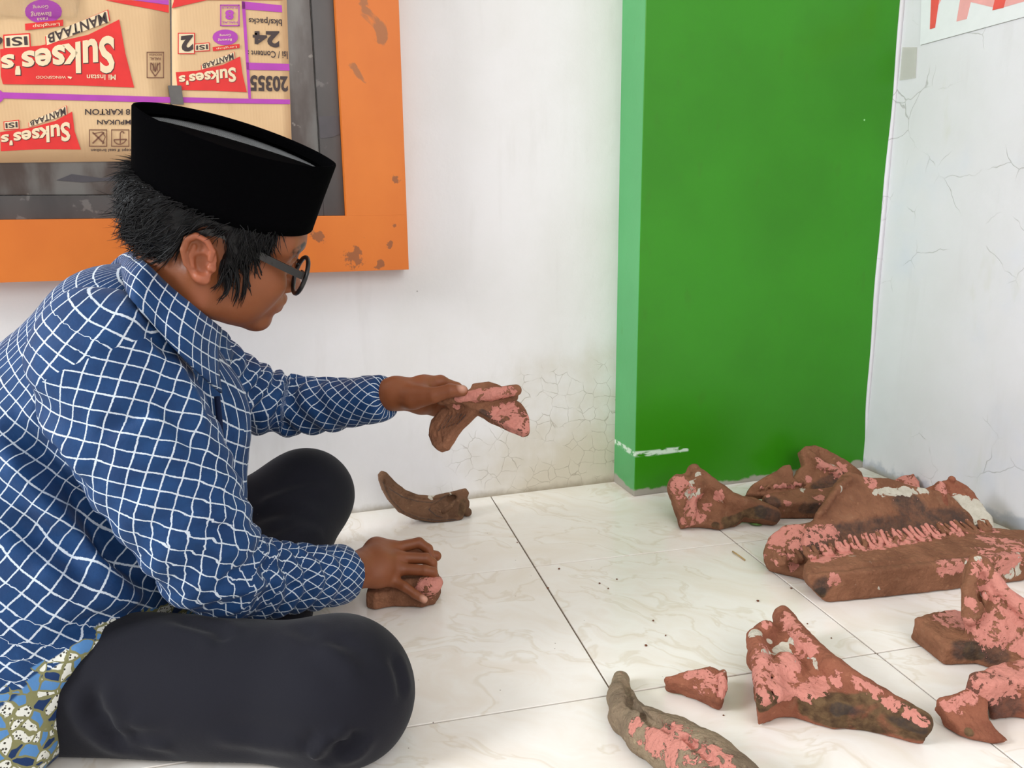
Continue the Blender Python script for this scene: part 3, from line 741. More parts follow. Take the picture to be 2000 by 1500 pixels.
# left hand: thumb on top, palm turned to the camera, fingers behind the fragment it holds
L_mcp = [P(860, 746, 1.306), P(864, 765, 1.332), P(858, 784, 1.342), P(846, 800, 1.332)]
L_fing = [[P(892, 757, 1.322), P(913, 773, 1.338), P(922, 788, 1.335)], [P(892, 778, 1.335), P(910, 792, 1.335), P(916, 806, 1.330)],
          [P(880, 796, 1.340), P(896, 808, 1.335), P(903, 818, 1.328)], [P(862, 808, 1.335), P(876, 816, 1.328), P(884, 822, 1.322)]]
L_thumb = [P(806, 776, 1.264), P(847, 772, 1.246), P(879, 763, 1.243), P(903, 763, 1.250)]
handL = hand(P(772, 768, 1.285), EL_L, L_mcp, L_fing, L_thumb, .021)
rv, rf = surface(handR, .0016); lv, lf = surface(handL, .0016)
rv = relax(rv, rf, 2, .4); lv = relax(lv, lf, 2, .4)
# the rest of the body under the clothes
HIP_R, KN_R = P(-60, 1330, 1.02), P(656, 1352, .955)
HIP_L, KN_L = P(40, 1250, 1.25), P(598, 967, 1.42)
AN_R, AN_L = P(330, 1392, 1.10), P(520, 1205, 1.22)
core = union([ell(P(245, 770, 1.12), (.095, .10, .12)), ell(P(120, 980, 1.12), (.11, .11, .13)), ell(P(0, 1240, 1.13), (.16, .15, .12)), cone(SH_R, P(235, 730, 1.08), .045, .055), cone(SH_L, P(235, 730, 1.08), .04, .055),
              cone(SH_R, EL_R, .042, .032), cone(EL_R, WR_R, .030, .022), cone(SH_L, EL_L, .040, .030), cone(EL_L, WR_L, .028, .020), cone(neck_bot, P(250, 740, 1.10), .05, .06),
              cone(HIP_R, KN_R, .08, .055), cone(HIP_L, KN_L, .08, .055), cone(KN_R, AN_R, .05, .036), cone(KN_L, AN_L, .05, .036),
              chain([AN_R, P(270, 1400, 1.16), P(250, 1380, 1.25)], [.034, .032, .022]), chain([AN_L, P(470, 1260, 1.14), P(440, 1330, 1.10)], [.034, .032, .022])], .03)
cv, cf = surface(core, .010)
ALLV = np.concatenate([hv, rv, lv, cv]); ALLF = np.concatenate([hf, rf+len(hv), lf+len(hv)+len(rv), cf+len(hv)+len(rv)+len(lv)])
# colour masks on the skin
lip = np.zeros(len(ALLV)); ear = np.zeros(len(ALLV)); nail = np.zeros(len(ALLV)); brow = np.zeros(len(ALLV)); eye = np.zeros(len(ALLV))
ql = ((hv-HO)@HM.T)/HK; ql[:, 1] = np.where(ql[:, 1] < -.01, -.01+(ql[:, 1]+.01)/.84, ql[:, 1])
nh = len(hv)
lip[:nh] = np.clip(1.6-np.minimum(seg(ql, (.086, -.050, -.022), (.106, -.0455, 0))[1], np.minimum(seg(ql, (.106, -.0455, 0), (.086, -.050, .022))[1], np.minimum(seg(ql, (.102, -.060, 0), (.086, -.054, .022))[1], seg(ql, (.102, -.060, 0), (.086, -.054, -.022))[1])))/.006, 0, 1)
ear[:nh] = np.clip((np.abs(ql[:, 2])-.074)/.008, 0, 1)*np.clip((-ql[:, 0]+.012)/.01, 0, 1)
for s in (-1, 1):
    brow[:nh] = np.maximum(brow[:nh], np.clip(1.8-np.minimum(seg(ql, (.098, .034, s*.012), (.095, .039, s*.034))[1], seg(ql, (.095, .039, s*.034), (.078, .035, s*.052))[1])/.0065, 0, 1))
    eye[:nh] = np.maximum(eye[:nh], (np.linalg.norm(ql-np.array([.079, .012, s*.031]), axis=1) < .0134)*1.0)
def nailmask(v, tip, prev, side, base):
    ax = nrm(np.asarray(tip)-prev); sd = np.asarray(side); c = np.asarray(tip)+sd*.006-ax*.001; q = v-c
    return np.clip(1.5-np.sqrt((q@ax/.0075)**2+(np.linalg.norm(q-np.outer(q@ax, ax), axis=1)/.0062)**2), 0, 1)
upc = nrm(-_F*0.5+_U*0.85)
nail[nh:nh+len(rv)] = np.maximum(nailmask(rv, R_fing[3][2], R_fing[3][1], nrm(-_F*0.6+_U*0.2+_R*0.5), 0), 0)
nail[nh+len(rv):nh+len(rv)+len(lv)] = nailmask(lv, L_thumb[3], L_thumb[2], nrm(-_F*0.8+_U*0.55), 0)
m = MT('skin', 0.48, 0.4)
b = m.mix(m.step(m.noise(9, 3), 0.3, 0.7), srgb(140, 81, 47), srgb(126, 70, 39))
b = m.mix(m.math('MULTIPLY', m.at('ear'), 0.45), b, srgb(190, 110, 84)); b = m.mix(m.math('MULTIPLY', m.at('lip'), 0.7), b, srgb(132, 76, 64))
b = m.mix(m.math('MULTIPLY', m.at('nail'), 0.9), b, srgb(212, 160, 138)); b = m.mix(m.math('MULTIPLY', m.step(m.at('brow'), 0.2, 0.7), m.step(m.noise(160, 2, m.mapv(scale=(1, 0.4, 1))), 0.35, 0.6)), b, srgb(24, 18, 16))
b = m.mix(m.at('eye'), b, srgb(60, 44, 38)); m.color(b)
m.b.inputs['Subsurface Weight'].default_value = 0.12; m.b.inputs['Subsurface Radius'].default_value = (0.01, 0.004, 0.002); m.b.inputs['Subsurface Scale'].default_value = 0.5
m.bump(m.math('ADD', m.noise(110, 3), m.math('MULTIPLY', m.noise(38, 3), 0.8)), 0.16, 0.002); M_skin = m.m
body = child('body', ALLV, ALLF, M_skin, person)
for n, a in (('lip', lip), ('ear', ear), ('nail', nail), ('brow', brow), ('eye', eye)): attr(body.data, n, a)

# ---------------------------------------------------------------- cloth tools
def pick(v, px):
    """nearest visible vertex of v at a pixel"""
    q = proj(v); d = np.hypot(q[:, 0]-px[0], q[:, 1]-px[1]); m_ = d < max(7, d.min()+4); i = np.where(m_)[0]
    return v[i[np.argmin(q[i, 2])]]
def fold(v, n, px, amp, wid):
    pts = [pick(v, q) for q in px]; d = np.full(len(v), 9.0); tt = np.zeros(len(v))
    for i in range(len(pts)-1):
        h, e = seg(v, pts[i], pts[i+1]); m_ = e < d; d = np.where(m_, e, d); tt = np.where(m_, (i+h)/(len(pts)-1), tt)
    w_ = np.clip(np.minimum(tt, 1-tt)*5, 0, 1)
    return v+n*(amp*w_*(np.exp(-(d/wid)**2)-0.45*np.exp(-((d-1.6*wid)/wid)**2)))[:, None]
# ---------------------------------------------------------------- trousers
tr = union([cone(HIP_R, KN_R, .096, .080), ell(KN_R+_R*.004, (.084, .084, .080)), cone(KN_R, AN_R, .070, .055), chain([AN_R, P(180, 1420, 1.12), P(60, 1420, 1.10)], [.055, .07, .09]),
            ell(P(-10, 1330, 1.12), (.16, .17, .11)), cone(P(40, 1250, 1.25), KN_L, .085, .074), cone(KN_L, AN_L, .076, .06), cone(AN_L, P(380, 1330, 1.16), .058, .05), ell(P(250, 1330, 1.15), (.14, .10, .05))], .035)
tr0 = tr
def trf(p):
    return smax(tr0(p)+.0028*fbm(p*9, 2), .002-p[..., 2], .01)
trf.lo, trf.hi = tr0.lo, tr0.hi; trf.lo[2] = max(trf.lo[2], -.004)
tv, tf_ = surface(trf, .0055); tv = relax(tv, tf_, 2, .4); tn = normals(tv, tf_)
for px, a, w_ in (([(600, 1235), (660, 1275), (710, 1325)], .005, .012), ([(560, 1215), (620, 1245), (690, 1262)], -.004, .010), ([(705, 1425), (690, 1455), (650, 1470)], -.010, .010), ([(760, 1270), (785, 1320), (790, 1370)], -.005, .010),
                  ([(170, 1330), (185, 1400), (230, 1440), (330, 1462)], -.010, .012), ([(210, 1400), (260, 1440), (340, 1462)], .007, .010), ([(330, 1200), (420, 1225), (450, 1250)], -.006, .010), ([(400, 1440), (500, 1455), (600, 1462)], .004, .012),
                  ([(500, 985), (560, 960), (650, 950)], .005, .012), ([(470, 1010), (540, 1000), (620, 1010)], -.004, .012), ([(520, 1060), (580, 1035), (640, 1040)], .004, .012), ([(640, 1440), (625, 1465), (600, 1478)], .008, .009)):
    tv = fold(tv, tn, px, a, w_)
tv[:, 2] = np.maximum(tv[:, 2], .0015)
m = MT('dark_cotton_twill', 0.85, 0.2); xyz = m.sep(m.obj())
b = m.mix(m.noise(5, 3), srgb(20, 20, 27), srgb(27, 27, 36)); sp = m.math('MULTIPLY', m.step(m.vor(13, 'F1'), 0.028, 0.016), m.step(m.noise(3.1, 1), 0.60, 0.62)); b = m.mix(sp, b, srgb(190, 190, 190)); m.color(b)
m.b.inputs['Sheen Weight'].default_value = 0.06; m.bump(m.noise(420, 2), 0.2, 0.001); M_trs = m.m
child('trousers', tv, tf_, M_trs, person)

# ---------------------------------------------------------------- shirt
ax_t = smooth_poly([P(330, 440, 1.06), P(265, 600, 1.08), P(190, 760, 1.09), P(120, 930, 1.10), P(50, 1120, 1.11), P(-20, 1330, 1.10)], 5, False)
ax_r = smooth_poly([P(150, 600, .945), SH_R, P(305, 900, .96), P(380, 1040, .975), P(440, 1118, 1.015), P(545, 1130, 1.11), P(672, 1122, 1.235)], 5, False)
ax_l = smooth_poly([P(330, 700, 1.20), SH_L+_R*.01, P(470, 768, 1.32), P(560, 792, 1.385), P(650, 790, 1.345), P(756, 776, 1.287)], 5, False)
def along(p, ax, ref):
    """distance along a curved axis, distance from it, angle about it"""
    L = np.concatenate([[0], np.cumsum(np.linalg.norm(np.diff(ax, axis=0), axis=1))]); best = np.full(len(p), 9.0); s_ = np.zeros(len(p)); ang = np.zeros(len(p))
    for i in range(len(ax)-1):
        h, d = seg(p, ax[i], ax[i+1]); t = nrm(ax[i+1]-ax[i]); x = nrm(ref-t*(ref@t)); y = np.cross(t, x)
        q = p-(ax[i]+h[:, None]*(ax[i+1]-ax[i])); a = np.arctan2(q@y, q@x); m_ = d < best
        best = np.where(m_, d, best); s_ = np.where(m_, L[i]+h*(L[i+1]-L[i]), s_); ang = np.where(m_, a, ang)
    return s_, best, ang
torso = union([ell(P(268, 640, 1.10), (.085, .085, .085)), ell(P(235, 770, 1.11), (.125, .140, .150)), ell(P(215, 680, 1.06), (.070, .115, .080)), ell(P(120, 890, 1.09), (.150, .150, .16)), ell(P(65, 1020, 1.09), (.175, .170, .17)),
               ell(P(10, 1190, 1.08), (.195, .180, .17)), cone(P(290, 690, 1.19), P(390, 830, 1.16), .07, .06), cone(P(400, 800, 1.16), P(385, 960, 1.14), .045, .07), ell(P(250, 1080, 1.12), (.13, .11, .13)), cone(P(0, 1240, 1.0), P(-10, 1420, .975), .12, .13), cone(P(120, 1180, 1.0), P(30, 1400, .965), .085, .105)], .06)
def arm_field(ax, rads):
    idx = np.linspace(0, len(ax)-1, len(rads)); rr = np.interp(np.arange(len(ax)), idx, rads)
    def f(p):
        d = None
        for i in range(len(ax)-1):
            h, e = seg(p, ax[i], ax[i+1]); e = e-(rr[i]+(rr[i+1]-rr[i])*h); d = e if d is None else np.minimum(d, e)
        return d
    f.lo = (ax-rr.max()).min(0); f.hi = (ax+rr.max()).max(0); return f
armR = arm_field(ax_r, [.012, .084, .082, .070, .060, .048, .043]); armL = arm_field(ax_l, [.070, .066, .058, .052, .045, .0345])
cufR_o, cufR_n = ax_r[-1], nrm(ax_r[-1]-ax_r[-4]); cufL_o, cufL_n = ax_l[-1], nrm(ax_l[-1]-ax_l[-4]+_U*.002)
hemA, hemB = P(292, 1196, .99), P(62, 1512, .90); hem_n = nrm(np.cross(hemB-hemA, _F*1.0+_R*0.10)); hem_n = hem_n if hem_n@_R > 0 else -hem_n
def hemd(p): return (p-hemA)@hem_n+.010*np.sin(p[..., 2]*38+p[..., 1]*22)
neckhole = cone(P(325, 630, 1.09), h1(-.015, -.06, 0), .054, .054)
def shirt_f(p):
    t = smax(torso(p), hemd(p), .01)
    t = smax(t, -(neckhole(p)+.0), .006)
    aR = smax(armR(p), (p-cufR_o)@cufR_n, .004); aL = smax(armL(p), (p-cufL_o)@cufL_n, .004)
    d = smin(t, aR, .011); d = smin(d, aL, .02)
    return smax(d, .002-p[..., 2], .008)
shirt_f.lo = np.min([torso.lo, armR.lo, armL.lo], 0); shirt_f.hi = np.max([torso.hi, armR.hi, armL.hi], 0); shirt_f.lo[2] = max(shirt_f.lo[2], -.004)
sv, sf = surface(shirt_f, .0052); sv = relax(sv, sf, 6, .45); sn = normals(sv, sf)
dT, dR, dL = torso(sv), armR(sv), armL(sv)
sR, rR, aR_ = along(sv, ax_r, nrm(-_F)); sLn, rL, aL_ = along(sv, ax_l, nrm(-_F)); sT, rT, aT_ = along(sv, ax_t, nrm(-_F-_R*0.2))
# gathered cloth: rings of soft folds round the sleeves, long folds on the body
def ridges(s, a, fr, tw): return np.sin(s*fr+tw*np.sin(a*1.0+s*6)+1.5*np.sin(a*2+s*11))
onR = (dR < dT)&(dR < dL); onL = (dL < dT)&(dL < dR)
LR = sR.max(); LL = sLn.max()
ampR = np.interp(sR/LR, [0, .30, .48, .60, .72, .88, .93, 1], [.0, .001, .003, .0045, .005, .004, .0012, .0]); ampL = np.interp(sLn/LL, [0, .2, .45, .6, .75, .83, 1], [.003, .0055, .0055, .004, .003, .0008, 0])
disp = np.where(onR, ampR*ridges(sR, aR_, 150, 2.0), 0)+np.where(onL, ampL*ridges(sLn, aL_, 135, 2.4), 0)
bodyw = (~onR & ~onL)
disp = disp+np.where(bodyw, .0045*fbm(np.stack([sv@_R*9, sv@_U*14, sv@_F*9], -1), 3), .0018*fbm(sv*24, 2))
# turned-back cuffs stand a little proud
disp += np.where(onR & (sR/LR > .925), .0022, 0)+np.where(onL & (sLn/LL > .90), .0020, 0)
sv = sv+sn*disp[:, None]; sn = normals(sv, sf)
for px, a, w_ in (([(5, 815), (70, 880), (150, 970), (220, 1070), (300, 1160)], -.024, .015), ([(40, 780), (120, 860), (180, 950)], .010, .018), ([(0, 900), (60, 960), (130, 1040)], .010, .018), ([(20, 1000), (100, 1060), (180, 1110)], -.009, .016),
                  ([(180, 860), (250, 820), (320, 770)], -.006, .011), ([(60, 1100), (150, 1150), (260, 1170)], .008, .02), ([(100, 1240), (190, 1215), (300, 1190)], -.010, .012), ([(90, 1330), (160, 1280), (230, 1235)], .008, .016),
                  ([(250, 560), (300, 640), (350, 700)], -.007, .013), ([(300, 760), (360, 830), (400, 900)], -.007, .013), ([(330, 690), (380, 760), (410, 840)], .006, .014), ([(370, 1020), (420, 1040), (460, 1035)], -.005, .009),
                  ([(385, 1060), (440, 1080), (475, 1070)], .006, .009), ([(400, 1175), (470, 1150), (540, 1130)], .005, .012), ([(430, 1130), (500, 1120), (570, 1100)], -.006, .011), ([(560, 1165), (600, 1130), (640, 1100)], -.004, .008),
                  ([(170, 700), (230, 640), (260, 590)], .004, .02), ([(120, 1000), (190, 1090), (230, 1180)], .008, .02)):
    sv = fold(sv, sn, px, a, w_)
sv[:, 2] = np.maximum(sv[:, 2], .0015)
shirt_me_v, shirt_me_f = sv, sf
hd = hemd(sv)
m = MT('blue_batik_cotton', 0.72, 0.3)
def grid_of(uvsock, rot, g=.0176):
    q = m.mapv(uvsock, rot=(0, 0, rot)); q = m.vadd(q, m.vscale(m.vadd(m.noise(26, 2, col=True), (-.5, -.5, -.5)), .0045)); s = m.sep(q)
    ls = []
    for k in (0, 1):
        fr = m.math('ABSOLUTE', m.math('SUBTRACT', m.math('FRACT', m.math('DIVIDE', s[k], g)), 0.5)); ls.append(fr)
    mn = m.math('MINIMUM', ls[0], ls[1]); return mn
gT, gR, gL = grid_of(m.at('uvT', True), 0.0), grid_of(m.at('uvR', True), 0.70), grid_of(m.at('uvL', True), 0.785)
wR = m.math('GREATER_THAN', m.at('wR'), 0.0); wL = m.math('GREATER_THAN', m.at('wL'), 0.0)
gg = m.new('ShaderNodeMix', data_type='FLOAT'); m.put(gg.inputs[0], wR); m.put(gg.inputs[2], gT); m.put(gg.inputs[3], gR)
g2 = m.new('ShaderNodeMix', data_type='FLOAT'); m.put(g2.inputs[0], wL); m.put(g2.inputs[2], gg.outputs[0]); m.put(g2.inputs[3], gL)
line = m.step(m.math('ADD', g2.outputs[0], m.math('MULTIPLY', m.math('SUBTRACT', m.noise(520, 1), 0.5), 0.06)), 0.058, 0.036)
blue = m.mix(m.step(m.noise(30, 4), 0.3, 0.7), srgb(13, 51, 96), srgb(19, 63, 112))
b = m.mix(m.math('MULTIPLY', line, 0.92), blue, srgb(212, 222, 232))
# printed flower border along the hem
fz = m.noise(30, 2, col=True); fv = m.vadd(m.obj(), m.vscale(fz, .02))
cell = m.vor(66, 'F1', fv, 'Color'); cs = m.sep(cell); edge = m.vor(66, 'DISTANCE_TO_EDGE', fv)
dots = m.step(m.vor(260, 'F1'), 0.36, 0.26)
white = m.mix(dots, srgb(226, 226, 216), srgb(60, 56, 44)); petal = m.mix(m.math('GREATER_THAN', cs[0], 0.36), srgb(86, 136, 190), white); petal = m.mix(m.math('GREATER_THAN', cs[1], 0.85), petal, srgb(20, 50, 96))
petal = m.mix(m.step(edge, 0.09, 0.06), petal, srgb(132, 130, 88))
hm = m.step(m.math('ADD', m.at('hem'), m.math('MULTIPLY', m.math('SUBTRACT', cs[2], 0.5), .05)), -.078, -.072)
b = m.mix(m.math('MULTIPLY', hm, m.math('SUBTRACT', 1.0, m.math('MAXIMUM', wR, wL))), b, petal)
m.color(b); m.b.inputs['Sheen Weight'].default_value = 0.05; m.bump(m.math('ADD', m.noise(300, 2), m.math('MULTIPLY', m.noise(22, 3), 2.5)), 0.22, 0.002); M_shirt = m.m
shirt = child('shirt', sv, sf, M_shirt, person)
def uv(s, a, r, bend=0.0): return np.stack([a*r+bend*s*s, s-bend*a*r*s*2, np.zeros_like(s)], -1)
attr(shirt.data, 'uvT', uv(sT, aT_, .175, -.45)); attr(shirt.data, 'uvR', uv(sR, aR_, .072)); attr(shirt.data, 'uvL', uv(sLn, aL_, .052))
attr(shirt.data, 'wR', np.minimum(dT-dR-.004, (sR-.075)*.5)); attr(shirt.data, 'wL', np.minimum(dT-dL, (sLn-.03)*.5)); attr(shirt.data, 'hem', np.where(sT > .46, hd*.078/np.interp(sv[:, 2], [hemB[2], hemA[2]], [.085, .040]), -1))
# collar: folded band, near flap with its point, far flap behind
def strip(top, bot, th=.0035, nj=8, nn=7):
    A = smooth_poly(top, nn, False); B = smooth_poly(bot, nn, False); n = min(len(A), len(B)); G = np.zeros((n, nj, 3))
    for i in range(n):
        for j in range(nj):
            t = j/(nj-1); G[i, j] = A[i]*(1-t)+B[i]*t-_F*.010*math.sin(math.pi*t)
    return sheet_vf(G, th), G
M_col = M_shirt
def add_collar(name, top, bot):
    (v, f), G = strip(top, bot)
    o = child(name, v, f, M_shirt, person); n = G.shape[0]; nj = G.shape[1]
    L = np.concatenate([[0], np.cumsum(np.linalg.norm(np.diff(G[:, 0], axis=0), axis=1))]); W = np.linalg.norm(G[:, -1]-G[:, 0], axis=1)
    U_ = np.zeros((n, nj, 3)); U_[..., 0] = L[:, None]; U_[..., 1] = W[:, None]*np.linspace(0, 1, nj)[None]
    a = np.concatenate([U_.reshape(-1, 3)]*2); k = len(v)
    attr(o.data, 'uvT', a); attr(o.data, 'uvR', a); attr(o.data, 'uvL', a); attr(o.data, 'wR', -np.ones(k)); attr(o.data, 'wL', -np.ones(k)); attr(o.data, 'hem', -np.ones(k)); return o
allc = np.concatenate([sv, hv])
def on_cloth(px, py, off, lo=.93, hi=1.035):
    q = proj(allc); d = np.hypot(q[:, 0]-px, q[:, 1]-py) < 9; z = q[d, 2]; z = z[(z > lo) & (z < hi)]
    return P(px, py, np.clip(z.min() if len(z) else 1.1, lo, hi)-off)
add_collar('collar', [P(232, 512, 1.19), P(244, 500, 1.15), P(258, 493, 1.11)]+[on_cloth(*q, .010) for q in ((282, 512), (325, 554), (380, 600), (430, 640))], [P(214, 530, 1.19), P(222, 522, 1.15), P(236, 516, 1.10)]+[on_cloth(*q, .010) for q in ((250, 572), (300, 636), (362, 704))]+[on_cloth(432, 768, .012)])
add_collar('collar', [P(425, 640, 1.15), P(440, 648, 1.17), P(449, 660, 1.19)], [P(420, 730, 1.16), P(445, 715, 1.19), P(455, 690, 1.22)])
# dark placket edge with a button
pl = smooth_poly([P(424, 775, 1.075), P(430, 840, 1.085), P(432, 910, 1.09)], 6, False); v, f = tube_vf(pl, .004, 8); child('placket', v, f, plain('navy_cloth', srgb(20, 32, 62), .8, .2), person)

# ---------------------------------------------------------------- hair
hair_poly = [(-.14, .15), (-.14, -.02), (-.105, -.062), (-.085, -.074), (-.052, -.070), (-.044, -.04), (-.040, -.005), (-.037, .022), (-.022, .036), (-.004, .034), (.004, .018), (.007, -.010), (.014, -.020), (.022, -.006), (.030, .006), (.038, .022), (.050, .032), (.058, .045), (.064, .15)]
def cranh(q): return smin(ell((-.004, .042, 0), (.099, .084, .0715))(q), ell((.034, -.022, 0), (.060, .078, .060))(q), .03)
def hair_local(q):
    base = ell((.000, .044, 0), (.099, .095, .0760))(q); skull = cranh(q)-.006
    d = smax(smin(skull, base, .02), poly_sd(q[..., :2], hair_poly), .012)
    tex = .0022*fbm(np.stack([q[..., 0]*45+q[..., 1]*20, q[..., 1]*120+q[..., 0]*60, q[..., 2]*60], -1), 2)
    d = smax(d+tex, np.abs(q[..., 2])-.0885, .005)
    return smax(d, (q-np.array([.0, .064, 0]))@nrm(np.array([-.075, 1.0, .12])), .004)
hairf = inhead(hair_local, (-.13, -.085, -.1), (.075, .14, .1))
gv, gf = surface(hairf, .0030); gv = relax(gv, gf, 1, .4); gn = normals(gv, gf)
gl = ((gv-HO)@HM.T)/HK
sel = np.where((gl-np.array([.0, .0640, 0]))@nrm(np.array([-.075, 1.0, .12])) < 0)[0]; r_ = np.random.default_rng(5); seeds = r_.choice(sel, 7500)
V_, F_ = [], []; base_i = 0
for si in seeds:
    p0 = gv[si]; n0 = gn[si]; q = gl[si]
    flow = np.array([-.55 if q[0] < .0 else -.10, -1.0, 0.0])+r_.normal(0, .22, 3)
    if q[0] < -.05: flow = np.array([-.75, -.75, 0])+r_.normal(0, .25, 3)
    if q[0] > .0 and q[1] < .05: flow = np.array([.45, -1.0, .1])+r_.normal(0, .25, 3)
    dW = flow@HM; dW = dW-n0*(dW@n0)*0.85; dW = nrm(dW)
    L = r_.uniform(.014, .034); out = r_.uniform(.03, .22) if q[0] > -.07 else r_.uniform(.03, .30)
    if q[1] < -.05: L *= .6
    x = nrm(np.cross(dW, n0)); pts = []
    for k in range(4):
        t = k/3; pts.append(p0-n0*.0012+dW*L*t+n0*(out*L*t*(1-.55*t))+x*L*.15*math.sin(t*2+si)*t)
    wd = [.0007, .0007, .0005, .00008]
    for k in range(4):
        V_ += [pts[k]+x*wd[k], pts[k]-x*wd[k], pts[k]+n0*wd[k]*1.2]
    for k in range(3):
        a = base_i+k*3
        for j in range(3): F_.append((a+j, a+(j+1) % 3, a+3+(j+1) % 3, a+3+j))
    base_i += 12
# loose locks hanging before the ear and behind it
for (a, b_, c, w0) in [((.014, -.006, .073), (.020, -.026, .077), (.016, -.046, .074), .003), ((.020, .0, .073), (.030, -.022, .076), (.034, -.044, .070), .0028), ((.028, .006, .072), (.040, -.014, .073), (.050, -.026, .066), .0026), ((.010, -.004, .073), (.010, -.022, .077), (.004, -.036, .077), .0022),
                       ((.040, .018, .069), (.050, -.002, .069), (.060, -.008, .063), .002), ((-.050, -.055, .062), (-.052, -.072, .062), (-.050, -.084, .056), .003), ((.034, .004, .071), (.040, -.024, .072), (.040, -.048, .066), .002)]:
    for j in range(7):
        jit = r_.normal(0, .0022, (3, 3)); pts = smooth_poly(hw(*(np.array([a, b_, c])+jit)), 4, False); wv_ = np.linspace(1, .06, len(pts))*w0*.6
        v, f = tube_vf(pts, wv_, 5); n0 = len(V_); V_ += v; F_ += [tuple(n0+k for k in q) for q in f]
nb_ = len(gv); allv = np.concatenate([gv, np.array(V_)]); allf = [tuple(q) for q in gf]+[tuple(nb_+k for k in q) for q in F_]
m = MT('black_hair', 0.50, 0.3); m.color(m.mix(m.noise(60, 2, m.mapv(scale=(1, 1, .3))), srgb(9, 9, 10), srgb(22, 21, 23))); m.bump(m.noise(260, 2, m.mapv(scale=(1, 1, .25))), .5, .002)
child('hair', allv, allf, m.m, person)

# ---------------------------------------------------------------- cap
def cring(c, a, bb, n=96, pw=1.0, al=-.096, ga=-.203):
    t = np.arange(n)*2*math.pi/n; sx = bb*np.sign(np.sin(t))*np.abs(np.sin(t))**pw
    fa = np.array([math.cos(al), -math.sin(al), 0]); sa = np.array([0, math.sin(ga), math.cos(ga)])
    return hw(*(np.array(c)+(a*np.cos(t))[:, None]*fa+sx[:, None]*sa))
cb, ct = np.array([.000, .0575, 0.0]), np.array([-.010, .1326, 0.0])
def lev(t, da=0.0): return cring(cb*(1-t)+ct*t, (.1065*(1-t)+.1170*t)+da, (.0855*(1-t)+.0585*t)+da, pw=1.0+.28*t, al=-.075*(1-t)-.115*t, ga=-.12*(1-t)-.15*t)
up_ = nrm(lev(1).mean(0)-lev(0).mean(0))
prof = [lev(0, -.004), lev(0.0), lev(.15), lev(.4), lev(.7), lev(.93), lev(.985)+up_*.0005, lev(1.0, -.0012)+up_*.0015, lev(1.0, -.0030)+up_*.0010, lev(.97, -.0042), lev(.92, -.0050), lev(.86, -.0055)]
n = 96; v = np.concatenate(prof); f = [(i*n+k, i*n+(k+1) % n, (i+1)*n+(k+1) % n, (i+1)*n+k) for i in range(len(prof)-1) for k in range(n)]
m = MT('black_velvet', 0.95, 0.06); m.color(srgb(4, 4, 5)); m.bump(m.noise(500, 2), .15, .001); m.b.inputs['Specular IOR Level'].default_value = 0.02; M_vel = m.m
cap = child('cap', v, f, M_vel, person)
# sunken crown: grey gauze panel on the far side, velvet fold on the near side
R0 = lev(.87, -.0052); mid = R0.mean(0); T_ = np.arange(n)*2*math.pi/n
ridge = []
for k in range(n):
    ridge.append(R0[k])
def crown(part):
    rows = []
    for k in range(0, n//2+1):
        far, near = lev(.80, -.0052)[(n-k) % n], lev(.885, -.0052)[k]
        sn_ = math.sin(math.pi*min(max(k/(n//2), 0), 1))
        ws = np.linspace(0, .36, 5) if part == 'far' else np.concatenate([[.32], np.linspace(.345, 1, 7)])
        rows.append([far*(1-w_)+near*w_+up_*((.0012*sn_*(w_ > .33) if part == 'near' else .0)) for w_ in ws])
    return sheet_vf(np.array(rows), .0010)
m = MT('grey_gauze', 0.7, 0.3); ch = m.new('ShaderNodeTexChecker'); ch.inputs['Scale'].default_value = 420; m.L(m.obj(), ch.inputs['Vector']); m.color(m.mix(ch.outputs['Fac'], srgb(74, 76, 78), srgb(122, 124, 126)))
v, f = crown('far'); o = child('gauze_lining', v, f, m.m, person); o.parent = cap; 
v, f = crown('near'); o = child('crown_fold', v, f, M_vel, person); o.parent = cap

# ---------------------------------------------------------------- glasses
M_fr = MT('black_acetate', 0.3, 0.5).color(srgb(22, 21, 23)).m
def lens_ring(s, rr=.0268, n=28):
    pts = []
    for k in range(n):
        a = 2*math.pi*k/n; x = rr*math.cos(a); y = rr*.90*math.sin(a)
        if math.sin(a) > .3: y *= .95
        pts.append((.107-.10*(abs(s*.033+x*s)**2)*6.0-.008*0+.0*y-.004*(y < 0)*0, .006+y, s*(.034)+x))
    return pts
V_, F_ = [], []
def addtube(pts, r, nn=8, cap_=True):
    v, f = tube_vf(hw(*pts), r, nn, cap_); n0 = len(V_); V_.extend(v); F_.extend([tuple(n0+k for k in q) for q in f])
for s in (-1, 1):
    L_ = lens_ring(s); addtube(L_+[L_[0], L_[1]], .0030, 8, False)
addtube([(.105, .012, -.011), (.108, .0145, 0), (.105, .012, .011)], .0022)
gl_ = child('glasses_frame', V_, F_, M_fr, person)
for s in (-1, 1):
    pts = hw(*smooth_poly([(.098, .0145, s*.0585), (.098, .0150, s*.0675), (.092, .0158, s*.0705), (.05, .022, s*.0740), (.015, .028, s*.0725), (-.012, .032, s*.0715), (-.034, .020, s*.0715)], 4, False))
    G = np.zeros((len(pts), 2, 3)); hh = HU*.0047
    for i, q in enumerate(pts): G[i, 0] = q+hh; G[i, 1] = q-hh
    v, f = sheet_vf(G, .0030); o = child('temple', v, f, M_fr, person, False); o.parent = gl_
m = MT('lens_glass', 0.02, 0.5); m.b.inputs['Alpha'].default_value = 0.14; m.color((.9, .93, .95, 1))
